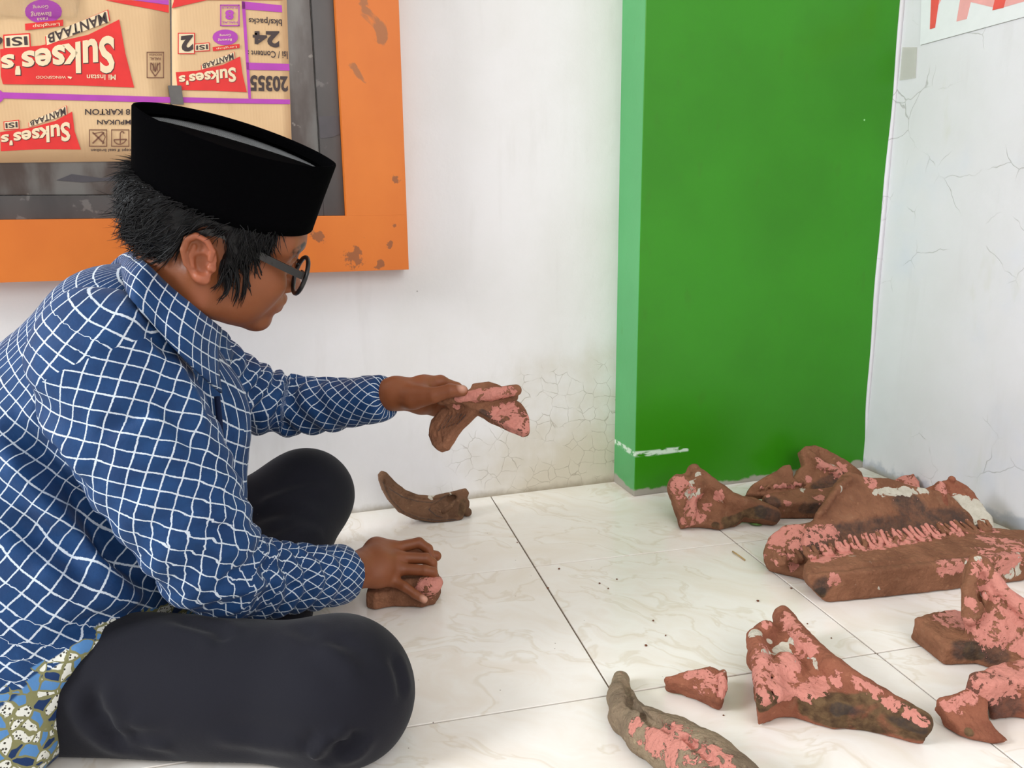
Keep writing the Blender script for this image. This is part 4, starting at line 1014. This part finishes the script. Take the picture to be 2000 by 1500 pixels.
for s in (-1, 1):
    L_ = np.array(lens_ring(s, .0260)); c = L_.mean(0); W = hw(*np.concatenate([L_, L_+np.array([.0012, 0, 0])])); n = len(L_)
    f = [tuple(range(n))[::-1], tuple(range(n, 2*n))]+[(k, (k+1) % n, n+(k+1) % n, n+k) for k in range(n)]
    o = child('lens', W, f, m.m, person, False); o.parent = gl_
# ================================================================== FRAGMENTS OF ROOF ORNAMENT
def clay(name, c1, c2, fleck=0.0, grain=1.0):
    m = MT(name, 0.85, 0.2)
    b = m.mix(m.step(m.noise(14, 5), 0.32, 0.68), srgb(*c1), srgb(*c2))
    b = m.mix(m.math('MULTIPLY', m.step(m.noise(26, 6, rough=.7), 0.46, 0.70), 0.55), b, srgb(c1[0]-34, c1[1]-28, c1[2]-22))
    b = m.mix(m.math('MULTIPLY', m.step(m.noise(90, 4, rough=.65), 0.55, 0.72), 0.5), b, srgb(c1[0]-30, c1[1]-26, c1[2]-20))
    b = m.mix(m.math('MULTIPLY', m.step(m.noise(130, 3), 0.62, 0.74), 0.5), b, srgb(min(c1[0]+26, 255), c1[1]+26, c1[2]+20))
    b = m.mix(m.math('MULTIPLY', m.step(m.noise(38, 4, dist=.5), 0.60, 0.72), 0.22), b, srgb(168, 132, 104))
    fn = m.math('SUBTRACT', m.math('ADD', m.math('MULTIPLY', m.noise(34, 5, dist=1.0, rough=.65), .62), m.math('MULTIPLY', m.noise(120, 4, m.mapv(loc=(5, 4, 1)), dist=.5, rough=.6), .38)), 0.5); fn2 = m.math('SUBTRACT', m.noise(28, 5, m.mapv(loc=(3, 1, 2)), dist=0.8), 0.5)
    rw = m.step(m.math('ADD', m.at('raw'), m.math('MULTIPLY', fn2, .6)), 0.42, 0.56)
    b = m.mix(rw, b, m.mix(m.step(m.noise(80, 4), .3, .7), srgb(78, 58, 42), srgb(112, 88, 62)))
    so = m.step(m.math('ADD', m.at('soot'), m.math('MULTIPLY', fn, .7)), 0.35, 0.75); b = m.mix(m.math('MULTIPLY', so, .9), b, srgb(62, 56, 54))
    li = m.step(m.math('ADD', m.at('lime'), m.math('MULTIPLY', fn2, 2.4)), 0.47, 0.53); b = m.mix(li, b, m.mix(m.noise(90, 3), srgb(176, 168, 150), srgb(214, 208, 194)))
    pk = m.step(m.math('ADD', m.math('ADD', m.at('pink'), fleck), m.math('MULTIPLY', fn, 3.0)), 0.485, 0.515)
    b = m.mix(pk, b, m.mix(m.noise(30, 3), srgb(194, 124, 110), srgb(210, 142, 128)))
    m.color(b); m.rgh(m.math('SUBTRACT', 0.88, m.math('MULTIPLY', pk, 0.25)))
    h = m.math('ADD', m.math('MULTIPLY', m.noise(150, 4), 0.5), m.math('MULTIPLY', m.noise(38, 4), 0.9)); h = m.math('ADD', h, m.math('MULTIPLY', pk, 0.35))
    m.bump(h, 0.85*grain, 0.006); return m.m
C_brown = clay('terracotta', (144, 99, 74), (122, 82, 60), .02)
C_red = clay('red_terracotta', (152, 95, 73), (132, 82, 62), .03)
C_grey = clay('weathered_terracotta', (150, 132, 108), (120, 102, 84), .03, 1.5)
C_dark = clay('brown_clay', (116, 84, 62), (100, 74, 56), -.12, .6)
def frag(name, fn, label, vox=.0035, mat=None, pink=(), lime=(), soot=(), raw=(), rough_amp=.0024, group='terracotta ornament fragments', cat='fragment', rel=1, floor=True):
    g = rough(fn, rough_amp, 55, 3, 11.0)
    if floor:
        g0 = g
        def g(p): return smax(g0(p)+.0008*fbm(p*190, 2), .0012-p[..., 2], .003)
        g.lo, g.hi = g0.lo.copy(), g0.hi; g.lo[2] = max(g.lo[2], -.003)
    v, f = surface(g, vox); v = relax(v, f, rel, .35)
    c = v.mean(0); base = np.array([c[0], c[1], v[:, 2].min()])
    o = root = link(name, mesh_from(name, v-base, f), mat or C_brown); o.location = tuple(base); tag(o, label, cat, group); bpy.context.view_layer.update()
    for nm, bl in (('pink', pink), ('lime', lime), ('soot', soot), ('raw', raw)):
        a = np.zeros(len(v))
        for q in bl:
            p0 = pick(v, q[:2]); r = q[2]; p1 = pick(v, q[3:5]) if len(q) > 4 else p0
            a = np.maximum(a, np.clip(1.15-seg(v, p0, p1+1e-6)[1]/r*.70, 0, .60))
        attr(o.data, nm, a)
    return root
def pts_on(pxs, o, n): return np.array([onplane(a, b, o, n) for a, b in pxs])
def plate(pxs, o, n, th, r=.004, sm=0, relief=None):
    n = nrm(n); u = nrm(np.cross(V3(0, 0, 1), n)) if abs(n[2]) < .98 else V3(1, 0, 0); v = np.cross(n, u)
    q = pts_on(pxs, o, n)-o; poly = np.stack([q@u, q@v], -1)
    if sm: poly = smooth_poly(poly, sm)
    return prism(poly, o, u, v, -th, 0.0, r, relief)
Z = V3(0, 0, 1); TC = nrm(V3(-_F[0], -_F[1], 0))     # horizontal direction towards the lens
def rod(pxs, zs, rs): return chain([Fl(a, b, z) for (a, b), z in zip(pxs, zs)], list(rs))
def onpl(px, o, n, up=0.0): return onplane(px[0], px[1], np.asarray(o)+nrm(n)*up, n)
def U(k, *fs): return union(list(fs), k)
def scratches(fn, lines, r=.0016, k=.002):
    for L in lines: fn = minus(fn, chain(L, [r]*len(L)), k)
    return fn

# --- the big ridge slab
o7 = Fl(1520, 1085, .050); band = nrm(Fl(1930, 1030, .05)-Fl(1515, 1092, .05)); bk = np.cross(Z, band); bk = bk if bk[1] > 0 else -bk
n7 = nrm(Z*.80-bk*.60)
base7 = plate([(1578, 1126), (1640, 1121), (1700, 1116), (1856, 1098), (2010, 1078), (2075, 1062), (2040, 1030), (1950, 1026), (1800, 1015), (1700, 1030), (1600, 1060), (1570, 1100)], Fl(1700, 1116, .052), Z+TC*.06, .053, .004)
base7 = cut(base7, Fl(1600, 1160, .025), nrm(-_R*.75+Z*-.62+TC*.1), .006)
ol = Fl(1500, 1106, .014); nl7 = nrm(Z*.82+TC*.42-V3(1, 0, 0)*.38)
lobe7 = plate([(1500, 1108), (1490, 1092), (1489, 1076), (1500, 1048), (1530, 1024), (1575, 1018), (1640, 1030), (1680, 1080), (1640, 1118), (1578, 1127), (1545, 1119)], ol, nl7, .022, .006)
back7 = plate([(1600, 1090), (1570, 1060), (1575, 1030), (1588, 1016), (1606, 992), (1625, 955), (1646, 924), (1660, 919), (1690, 930), (1735, 932), (1790, 948), (1850, 960), (1900, 1000), (1910, 1035), (1730, 1062)], o7, n7, .026, .005)
lip7 = chain([onpl(q, o7, n7, .004) for q in ((1600, 1005), (1640, 950), (1660, 935))], [.006, .007, .006])
sl = U(.010, base7, back7, lip7, lobe7)
sl = minus(sl, chain([onpl(q, o7, n7, .020) for q in ((1560, 1066), (1700, 1028), (1800, 1005), (1900, 985))], [.014, .022, .024, .018]), .015)
sl = minus(sl, chain([Fl(1600, 1180, .014), Fl(1800, 1158, .014), Fl(2010, 1136, .014)], [.0035]*3), .003)
sl = minus(sl, chain([Fl(1590, 1116, .053), Fl(1850, 1088, .053), Fl(2010, 1070, .053)], [.003]*3), .006)
lobes = []; r_ = np.random.default_rng(9)
for k in range(14):
    t = (k+.3)/14; q = Fl(1514+t*432, 1103-t*67-4*math.sin(t*3.1), .030 if k < 2 else .052); s = 1.15 if 4 < k < 13 else .8; e = nrm(bk*.74+Z*.58); sk = r_.uniform(-.35, .35)
    a = lambda x, y, zz=.0: q+band*(x*s+y*sk)+e*(y*s)+Z*(.007+zz)
    lobes.append(chain([a(-.011, .018), a(-.012, .004), a(-.006, -.009, .002), a(.004, -.010, .002), a(.011, .002), a(.010, .016)], [.0034, .0045, .0055, .0055, .0045, .0034]))
    lobes.append(chain([a(-.003, .015), a(-.001, .0, .002), a(.003, -.006)], [.0026, .0036, .0024]))
slab = frag('ridge_tile_fragment', sl, 'largest brown ornament slab with a carved pink-flecked row, in the right corner', .0026, C_brown,
     pink=[(1540, 1048, .035), (1522, 1060, .022), (1600, 1034, .018, 1625, 1030), (1720, 1042, .014, 1760, 1046), (1680, 1066, .009, 1800, 1046), (1900, 1030, .010, 1940, 1020), (1500, 1080, .012), (1640, 1068, .010), (1850, 1108, .014, 1990, 1090), (1960, 1100, .032), (1985, 1060, .02, 1940, 1050), (1700, 935, .014), (1632, 1140, .012), (1545, 1100, .009), (1600, 1086, .012, 1650, 1072)],
     lime=[(1800, 950, .010, 1720, 958), (1725, 1150, .007), (1990, 1112, .02)], soot=[(1560, 1062, .026, 1870, 1005), (1610, 1150, .018), (1780, 985, .035)], raw=[(1600, 1165, .012)], rough_amp=.0022)  # dark tone laid along the hollow behind the row and the left notch
for k in range(14):
    g = rough(union(lobes[2*k:2*k+2], .002), .0007, 150, 2, 3.0*k); v, f = surface(g, .0016); o = child('carved_petal', v, f, C_brown, slab)
    pk = np.clip(.35+.4*fbm(v*60+k, 2)+(.22 if k in (3, 4, 5, 6, 7, 8, 9, 10, 11) else -.1), 0, .62); attr(o.data, 'pink', pk)
    for nm in ('lime', 'soot', 'raw'): attr(o.data, nm, np.zeros(len(v)))
# --- flaking pale piece leaning on the right wall
o8 = Fl(1895, 1010, .060); n8 = nrm(V3(-.35, -.55, .75))
p8 = plate([(1790, 985), (1800, 955), (1842, 937), (1868, 934), (1890, 946), (1905, 960), (1925, 990), (1938, 1008), (1947, 1034), (1905, 1040), (1850, 1020)], o8, n8, .024, .006)
p8 = U(.008, p8, chain([onpl((1836, 950), o8, n8, .004), onpl((1840, 985), o8, n8, .006), onpl((1850, 1010), o8, n8, .002)], [.010, .012, .010]), sph(onpl((1859, 936), o8, n8, .004), .007))
frag('wall_side_fragment', p8, 'orange-brown fragment with grey-white flaking lime leaning on the right wall', .0022, C_red, pink=[(1848, 948, .016)],
     lime=[(1870, 975, .018, 1900, 985), (1880, 1000, .022, 1930, 1005), (1830, 960, .008)], soot=[(1890, 1018, .02)])
# --- small pink tip behind the slab
o9 = onplane(1770, 945, WO+WT*(RS-.045), -WT); n9 = nrm(Z*.7+TC*.7)
frag('pink_tip_fragment', plate([(1738, 960), (1745, 938), (1768, 926), (1786, 924), (1797, 940), (1800, 965)], o9, n9, .03, .006), 'small pink-painted tip poking up behind the big slab by the right wall', .0022, C_red,
     pink=[(1765, 932, .03, 1792, 942)], lime=[(1755, 940, .008, 1780, 946)], floor=True)
# --- peaked piece leaning on the pilaster
o6 = Fl(1600, 962, .004); n6 = nrm(TC*.82+Z*.57)
p6 = plate([(1552, 932), (1562, 915), (1572, 906), (1569, 893), (1564, 879), (1576, 870), (1592, 868), (1616, 876), (1652, 896), (1686, 922), (1700, 960), (1600, 964), (1566, 950)], o6, n6, .030, .006)
p6 = U(.008, p6, chain([onpl((1580, 885), o6, n6, .0), onpl((1600, 905), o6, n6, .004), onpl((1640, 925), o6, n6, .002)], [.006, .011, .008]), chain([onpl((1590, 955), o6, n6, .004), onpl((1660, 950), o6, n6, .006)], [.009, .009]))
p6 = scratches(p6, [[onpl((1583, 880), o6, n6), onpl((1592, 892), o6, n6), onpl((1586, 898), o6, n6)], [onpl((1600, 880), o6, n6), onpl((1606, 896), o6, n6)], [onpl((1615, 885), o6, n6), onpl((1630, 893), o6, n6)]], .0018)
frag('peaked_fragment', p6, 'tall peaked brown fragment with a pink splash standing against the green pillar', .0021, C_brown,
     pink=[(1600, 890, .006, 1612, 912), (1605, 918, .012, 1650, 910), (1580, 930, .008), (1640, 898, .006, 1648, 912), (1630, 928, .012), (1590, 896, .004)], soot=[(1600, 942, .018, 1640, 936)])
# --- bar-shaped piece with sooty end, and its scalloped back
o5 = Fl(1540, 958, .045); n5 = nrm(Z*.72+TC*.68)
bar5 = plate([(1490, 966), (1500, 962), (1560, 953), (1650, 948), (1650, 980), (1612, 982), (1560, 982), (1524, 982), (1500, 982)], Fl(1560, 982, .040), Z*.9+TC*.25, .046, .006)
pl5 = plate([(1456, 966), (1468, 946), (1490, 932), (1514, 919), (1530, 907), (1543, 906), (1549, 916), (1552, 932), (1572, 946), (1572, 962), (1500, 968)], o5, n5, .024, .006)
pl5 = U(.004, pl5, *[chain([onpl((1484+k*13, 957-k*1.5), o5, n5, .002), onpl((1488+k*13, 951-k*1.5), o5, n5, .005), onpl((1494+k*13, 955-k*1.5), o5, n5, .002)], [.003, .0045, .003]) for k in range(7)])
frag('sooty_bar_fragment', U(.006, bar5, pl5), 'brown bar-shaped fragment with a round soot-black end and pink scalloped edge', .0021, C_brown,
     pink=[(1490, 955, .005, 1500, 962), (1515, 952, .006, 1568, 946), (1600, 965, .010), (1610, 978, .010), (1535, 973, .006, 1545, 978), (1600, 950, .006)], soot=[(1504, 976, .022), (1570, 1000, .014, 1600, 1000)])
# --- winged piece at the foot of the pilaster
o4 = Fl(1400, 1040, .002); n4 = nrm(TC*.62+Z*.78)
p4 = plate([(1310, 952), (1318, 930), (1340, 920), (1352, 906), (1360, 906), (1368, 922), (1388, 938), (1412, 956), (1430, 964), (1470, 968), (1500, 980), (1521, 1000), (1518, 1016), (1480, 1012), (1455, 1006), (1440, 1020), (1406, 1033), (1390, 1027), (1360, 1023), (1329, 1029), (1326, 1000), (1314, 972)], o4, n4, .030, .006)
p4 = U(.014, p4, chain([onpl((1356, 916), o4, n4, .002), onpl((1366, 950), o4, n4, .010), onpl((1345, 1010), o4, n4, .004)], [.010, .014, .010]), chain([onpl((1370, 930), o4, n4, .004), onpl((1430, 978), o4, n4, .006), onpl((1512, 1004), o4, n4, -.004)], [.012, .016, .014]), ell(onpl((1326, 950), o4, n4, -.002), (.022, .022, .026)))
p4 = minus(p4, ell(onpl((1380, 985), o4, n4, .012), (.020, .02, .014)), .01)
frag('winged_fragment', p4, 'winged brown fragment with pink and white paint, at the foot of the green pillar', .0022, C_brown,
     pink=[(1326, 945, .022, 1330, 962), (1345, 985, .014, 1335, 1020), (1360, 975, .012, 1400, 972), (1380, 985, .012), (1370, 1000, .014)], lime=[(1352, 940, .012, 1360, 970), (1362, 920, .008), (1340, 960, .009)], soot=[(1510, 1010, .014, 1490, 995)], raw=[(1420, 1015, .014, 1480, 1000), (1395, 1022, .010)])
# --- upright fin piece at the right edge
o10 = Fl(1850, 1264, .030)
b10 = plate([(1786, 1206), (1800, 1196), (1822, 1186), (1858, 1176), (1890, 1178), (1990, 1190), (2080, 1230), (2060, 1290), (1990, 1285), (1955, 1268), (1915, 1258), (1850, 1264)], o10, nrm(Z+TC*.10-V3(1, 0, 0)*.10), .040, .005)
n10 = nrm(TC*.80+Z*.55-V3(1, 0, 0)*.1); of = Fl(1930, 1262, .034)
fin = plate([(1892, 1200), (1890, 1130), (1900, 1090), (1908, 1080), (1922, 1092), (1940, 1124), (1970, 1160), (2010, 1192), (2060, 1230), (2060, 1285), (1970, 1272), (1906, 1256), (1900, 1230)], of, n10, .026, .006)
ribs = [chain([onpl((1893, 1208), of, n10, .004), onpl((1893, 1150), of, n10, .008), onpl((1906, 1092), of, n10, .004)], [.010, .010, .008]), chain([onpl((1925, 1100), of, n10, .002), onpl((1955, 1150), of, n10, .006), onpl((2010, 1200), of, n10, .006)], [.007, .009, .012]), ell(onpl((1912, 1196), of, n10, .004), (.008, .006, .012)), ell(onpl((1922, 1166), of, n10, .004), (.006, .006, .008))]
fx = U(.010, b10, fin, *ribs)
fx = scratches(fx, [[onpl((1962+k*10, 1258-k*2), of, n10, .001), onpl((1985+k*11, 1272-k), of, n10, .001)] for k in range(5)]+[[onpl((1903, 1100), of, n10, .006), onpl((1906, 1140), of, n10, .006), onpl((1915, 1190), of, n10, .004)]], .0022, .004)
frag('fin_fragment', fx, 'fragment with an upright pink twisted fin at the right edge, before the big slab', .0022, C_brown,
     pink=[(1920, 1110, .012, 1935, 1140), (1940, 1150, .022, 1990, 1200), (1930, 1225, .026, 1990, 1240), (1845, 1202, .016, 1865, 1210), (1868, 1190, .012, 1885, 1225), (1894, 1170, .007)], lime=[(1906, 1086, .006), (1918, 1152, .004)], soot=[(1880, 1275, .018, 1940, 1280)], raw=[(1900, 1280, .016)])
# --- block with a soot-dark broken face
o11 = Fl(1900, 1328, .058)
p11 = plate([(1890, 1322), (1896, 1312), (1936, 1297), (1985, 1284), (2050, 1272), (2090, 1300), (2060, 1336), (1996, 1326), (1966, 1330), (1940, 1334), (1908, 1330)], o11, nrm(Z+TC*.05), .060, .006)
p11 = minus(p11, chain([Fl(1910, 1400, .03), Fl(1895, 1385, .0)], [.014, .02]), .01)
frag('soot_faced_block', p11, 'pink-topped block with a soot-dark broken face at the lower right edge', .0022, C_red, pink=[(1930, 1312, .03, 2000, 1300), (1992, 1335, .010)], soot=[(1915, 1345, .030, 1960, 1385), (1960, 1350, .026)], rough_amp=.0024)
# --- small thin chip before it
o12 = Fl(1890, 1400, .022); n12 = nrm(Z*.86+TC*.50-V3(1, 0, 0)*.05)
p12 = plate([(1836, 1371), (1868, 1360), (1898, 1350), (1921, 1344), (1929, 1356), (1934, 1402), (1952, 1425), (1975, 1445), (1950, 1449), (1905, 1440), (1876, 1425), (1852, 1402), (1848, 1385)], o12, n12, .024, .004)
p12 = U(.006, p12, chain([onpl((1842, 1372), o12, n12, -.002), onpl((1922, 1350), o12, n12, -.002)], [.006, .007]))
frag('small_chip', p12, 'small pointed pink-edged chip leaning on the soot-faced block', .0019, C_red, pink=[(1850, 1370, .008, 1918, 1352), (1872, 1382, .006)], raw=[(1890, 1425, .006)])
# --- the large forked piece in the foreground
o13 = Fl(1560, 1340, .042); n13 = nrm(Z+TC*.12)
p13 = plate([(1464, 1246), (1468, 1226), (1480, 1217), (1494, 1212), (1504, 1202), (1511, 1210), (1514, 1196), (1524, 1190), (1538, 1192), (1550, 1205), (1572, 1243), (1596, 1272), (1624, 1302), (1660, 1316), (1700, 1345), (1760, 1380), (1806, 1403), (1815, 1412), (1760, 1398), (1700, 1380), (1660, 1376), (1640, 1380), (1600, 1366), (1560, 1352), (1530, 1354), (1486, 1372), (1484, 1340), (1476, 1302), (1480, 1270)], o13, n13, .046, .007)
q13 = lambda x, y, h=0.0: onpl((x, y), o13, n13, h)
p13 = U(.012, p13, chain([q13(1494, 1362), q13(1486, 1300, .006), q13(1476, 1245, .002)], [.010, .013, .012]), chain([q13(1530, 1200, -.002), q13(1575, 1262, .004), q13(1625, 1308, .004), q13(1720, 1366, -.002), q13(1800, 1408, -.006)], [.012, .015, .016, .013, .012]),
        chain([q13(1520, 1358), q13(1512, 1310, .003), q13(1530, 1285, .004)], [.006, .008, .008]), ell(q13(1545, 1300, .002), (.014, .018, .010)), ell(q13(1496, 1232, .0), (.012, .012, .014)))
p13 = minus(p13, ell(q13(1520, 1245, .014), (.016, .024, .014)), .008); p13 = minus(p13, cone(Fl(1535, 1385, 0), Fl(1560, 1300, 0), .016, .016), .006)
p13 = scratches(p13, [[q13(1500, 1355, .002), q13(1500, 1310, .006), q13(1488, 1275, .006)], [q13(1508, 1358, .001), q13(1506, 1320, .004)], [q13(1490, 1230, .006), q13(1505, 1238, .0)], [q13(1500, 1222, .004), q13(1514, 1226, .0)]], .0024, .003)
frag('forked_fragment', p13, 'large forked red and pink fragment with a dark broken front face, mid foreground', .0022, C_red,
     pink=[(1490, 1340, .018, 1482, 1280), (1525, 1330, .016, 1545, 1300), (1510, 1352, .012, 1540, 1345), (1525, 1205, .010, 1580, 1265), (1600, 1330, .014, 1575, 1345), (1630, 1322, .010), (1670, 1325, .008, 1800, 1402), (1500, 1260, .010), (1498, 1212, .008), (1545, 1280, .012, 1560, 1262)], lime=[(1497, 1268, .006, 1530, 1256), (1535, 1265, .006, 1544, 1282), (1472, 1230, .008), (1540, 1245, .004, 1552, 1258), (1505, 1246, .004)],
     soot=[(1640, 1392, .010, 1790, 1428)], raw=[(1492, 1378, .016, 1590, 1378), (1590, 1384, .024, 1700, 1402), (1690, 1400, .026, 1812, 1428)], rough_amp=.0026)
# --- small triangular chip
o14 = Fl(1360, 1335, .028); n14 = nrm(Z*.9+TC*.35-V3(1, 0, 0)*.1)
p14 = plate([(1297, 1319), (1330, 1311), (1362, 1304), (1386, 1297), (1402, 1303), (1418, 1313), (1416, 1345), (1408, 1372), (1394, 1366), (1362, 1346), (1330, 1334), (1300, 1328)], o14, n14, .030, .004)
q14 = lambda x, y, h=0.0: onpl((x, y), o14, n14, h)
p14 = U(.005, p14, chain([q14(1412, 1315), q14(1411, 1345), q14(1402, 1368)], [.006, .006, .005])); p14 = scratches(p14, [[q14(1404, 1310, .002), q14(1402, 1360, .002)], [q14(1378, 1312, .001), q14(1380, 1325, .001), q14(1362, 1336, .001)], [q14(1384, 1330, .001), q14(1376, 1345, .001)]], .0020, .002)
frag('triangular_chip', p14, 'small triangular chip with pink top lying alone between curved horn and forked piece', .0018, C_red, pink=[(1345, 1312, .008, 1385, 1310), (1375, 1325, .016), (1414, 1325, .008, 1414, 1345), (1392, 1318, .012)], raw=[])
# --- weathered curved horn in the foreground
h15 = [(1213, 1328), (1212, 1362), (1226, 1400), (1264, 1430), (1318, 1458), (1376, 1500), (1430, 1548)]; r15 = [.0115, .0175, .0215, .0265, .0315, .036, .038]
c15 = chain([Fl(a, b, max(r*.9, .012)+.0) for (a, b), r in zip(h15, r15)], r15)
tp15 = lambda x, y, z: Fl(x, y, z)
f15 = scratches(c15, [[tp15(1222, 1335, .026), tp15(1232, 1375, .038), tp15(1262, 1405, .046), tp15(1310, 1428, .056)], [tp15(1266, 1440, .052), tp15(1320, 1466, .063), tp15(1370, 1500, .072), tp15(1410, 1530, .076)], [tp15(1340, 1445, .060), tp15(1395, 1485, .068), tp15(1440, 1530, .07)]], .0045, .006)
frag('curved_horn', f15, 'grey weathered curved horn with pink paint at the bottom edge of the floor', .0021, C_grey, pink=[(1234, 1412, .010), (1280, 1440, .022, 1330, 1456), (1350, 1462, .022, 1400, 1500), (1350, 1490, .018), (1244, 1444, .005)], soot=[(1300, 1425, .014), (1310, 1470, .012)], rough_amp=.0022, group='curved horn ornaments', cat='horn')
# --- plain brown horn standing near the back wall
o3 = Fl(850, 1020, .004); n3 = nrm(WN*.93+Z*.36); q3 = lambda x, y, h=0.0: onpl((x, y), o3, n3, h)
out3 = [(742, 936), (741, 925), (747, 918), (756, 922), (772, 940), (792, 956), (818, 966), (845, 968), (880, 961), (900, 956), (911, 953), (918, 962), (914, 972), (919, 980), (917, 990), (908, 1004), (904, 1018), (890, 1022), (850, 1021), (812, 1014), (782, 1000), (760, 975), (748, 954)]
p3_ = plate(out3, o3, n3, .034, .006)
inset = [(757, 946), (752, 938), (766, 950), (790, 966), (820, 976), (848, 977), (880, 970)]; inset2 = [(752, 942), (768, 976), (792, 999), (824, 1010), (860, 1013), (896, 1011)]
p3_ = scratches(p3_, [[q3(*a, .0008) for a in inset], [q3(*a, .0008) for a in inset2], [q3(882, 968, .0008), q3(862, 980, .0008), q3(842, 990, .0008), q3(858, 1004, .0008), q3(884, 1011, .0008)]], .0030, .001)
p3_ = scratches(p3_, [[q3(858, 984), q3(862, 990)], [q3(850, 992), q3(856, 996)], [q3(862, 1000), q3(868, 1004)]], .0026, .002)
p3_ = minus(p3_, ell(q3(884, 976, .004), (.012, .02, .008)), .006); p3_ = U(.003, p3_, chain([q3(866, 998, .001), q3(880, 990, .004), q3(888, 980, .003)], [.004, .005, .004]), ell(q3(912, 1000, -.02), (.010, .016, .009)))
frag('curved_horn', p3_, 'smooth brown curved horn with incised border standing beside the back wall', .0018, C_dark, raw=[(910, 975, .008, 906, 1000)], lime=[(884, 962, .005)], soot=[(a[0], a[1], .0015, b_[0], b_[1]) for L_ in (inset, inset2, [(882, 970), (862, 980), (842, 990), (858, 1004), (884, 1011)]) for a, b_ in zip(L_[:-1], L_[1:])], rough_amp=.0007, group='curved horn ornaments', cat='horn')
# --- piece under the resting hand
o2 = Fl(770, 1154, .030)
p2 = plate([(714, 1156), (722, 1132), (760, 1108), (838, 1102), (856, 1112), (861, 1132), (850, 1150), (822, 1156), (770, 1154), (730, 1160)], o2, nrm(Z), .030, .005)
p2 = U(.008, p2, ell(Fl(836, 1140, .034), (.024, .026, .016)), chain([Fl(742, 1146, .030), Fl(800, 1140, .034)], [.008, .010]))
frag('hand_covered_fragment', p2, 'brown and pink fragment lying on the floor under the resting right hand', .0021, C_brown, pink=[(840, 1135, .020, 856, 1140), (828, 1150, .012)], rough_amp=.0018)
# --- piece held up in the left hand
oh = P(945, 776, 1.272)
nu, nr_, nl = nrm(_U*.80-_F*.60), nrm(_U*.50-_F*.86+_R*.05), nrm(-_F*.84+_U*.34-_R*.42)
up1 = plate([(884, 776), (890, 768), (904, 764), (918, 757), (922, 747), (940, 745), (955, 743), (972, 748), (984, 754), (1000, 756), (1012, 758), (1012, 766), (1000, 772), (940, 780)], oh, nu, .018, .004)
wg = plate([(893, 782), (905, 789), (930, 800), (960, 818), (1000, 836), (1022, 845), (1033, 842), (1036, 836), (1034, 812), (1028, 798), (1018, 786), (1004, 776), (960, 770), (900, 776)], oh+_U*-.004, nr_, .020, .004)
o_l = P(880, 815, 1.280)
lw = plate([(840, 820), (852, 806), (862, 796), (885, 790), (910, 789), (924, 797), (921, 806), (906, 820), (892, 834), (880, 852), (866, 874), (852, 878), (842, 868), (835, 850), (837, 832)], o_l, nl, .022, .004)
bar = chain([P(862, 778, 1.272), P(900, 775, 1.268), P(960, 769, 1.266), P(1008, 762, 1.268)], [.011, .0105, .0105, .009])
hp = U(.006, up1, wg, lw, bar, chain([P(880, 785, 1.285), P(930, 785, 1.288), P(990, 782, 1.29)], [.012, .014, .01]))
qw = lambda x, y: onplane(x, y, oh+_U*-.004+nr_*.0008, nr_); qlw = lambda x, y: onplane(x, y, o_l+nl*.0008, nl)
hp = scratches(hp, [[qw(970, 802), qw(1020, 788)]]+[[qw(978+k*7, 806-k*2.2), qw(1004+k*4.5, 831-k*5)] for k in range(7)]+[[qlw(872+k*8, 806), qlw(852+k*9, 838-k*3)] for k in range(5)]+[[qlw(858, 838), qlw(862, 862)], [qlw(846, 832), qlw(852, 852)]], .0025, .001)
held = frag('held_fragment', hp, 'two-winged brown and pink fragment held up in the left hand', .0017, C_brown, pink=[(902, 776, .010, 1005, 764), (930, 786, .010, 995, 780), (985, 806, .022, 1020, 815), (1015, 830, .014), (890, 800, .006)], soot=[(935, 803, .005, 1010, 838)]+[(872+k*8, 806, .0014, 852+k*9, 836-k*3) for k in range(5)]+[(980+k*7, 806-k*2, .0012, 1004+k*4, 828-k*5) for k in range(7)], rough_amp=.0010, floor=False)
# --- bits on the floor
root = empty('straw', Fl(1442, 1083), 'bent bit of dry straw on a tile left of the big slab', 'straw')
v, f = tube_vf(smooth_poly([Fl(1431, 1077, .002), Fl(1440, 1083, .0035), Fl(1447, 1088, .002), Fl(1455, 1094, .002)], 3, False), .0014, 6); child('stalk', v, f, plain('straw', srgb(190, 160, 110), .7, .3), root)
M_crumb = plain('crumb', srgb(112, 72, 52), .9, .2)
for k, (x, y) in enumerate([(1171, 1140), (1205, 1132), (1188, 1150), (1577, 1219), (1624, 1247), (1300, 1242), (1276, 1213), (1262, 1262), (1560, 1282), (1413, 1398), (1352, 1330), (745, 1068), (684, 1075), (1480, 1175), (1545, 1150), (1092, 1112), (1070, 1150), (1010, 1060)]):
    p0 = Fl(x, y); s = rng.uniform(.0012, .0024); bm = bmesh.new(); bmesh.ops.create_icosphere(bm, subdivisions=1, radius=s)
    for q in bm.verts: q.co *= rng.uniform(.7, 1.25); q.co.z = q.co.z*.7
    o = bm_obj('crumb', bm, M_crumb); o.location = (p0[0], p0[1], s*.6); tag(o, 'tiny brown crumb of terracotta on the floor tiles', 'crumb', 'terracotta crumbs scattered on the tiles')

root = empty('leaf_scrap', Fl(1472, 1018), 'small green leaf scrap lying under the winged fragment', 'leaf')
v, f = sheet_vf(np.array([[Fl(1462, 1014, .002), Fl(1466, 1024, .003)], [Fl(1474, 1014, .006), Fl(1478, 1026, .005)], [Fl(1486, 1020, .003), Fl(1488, 1026, .002)]]), .0006); child('blade', v, f, plain('leaf_green', srgb(96, 130, 66), .6, .3), root)
print('script seconds', round(time.time()-T0, 1))
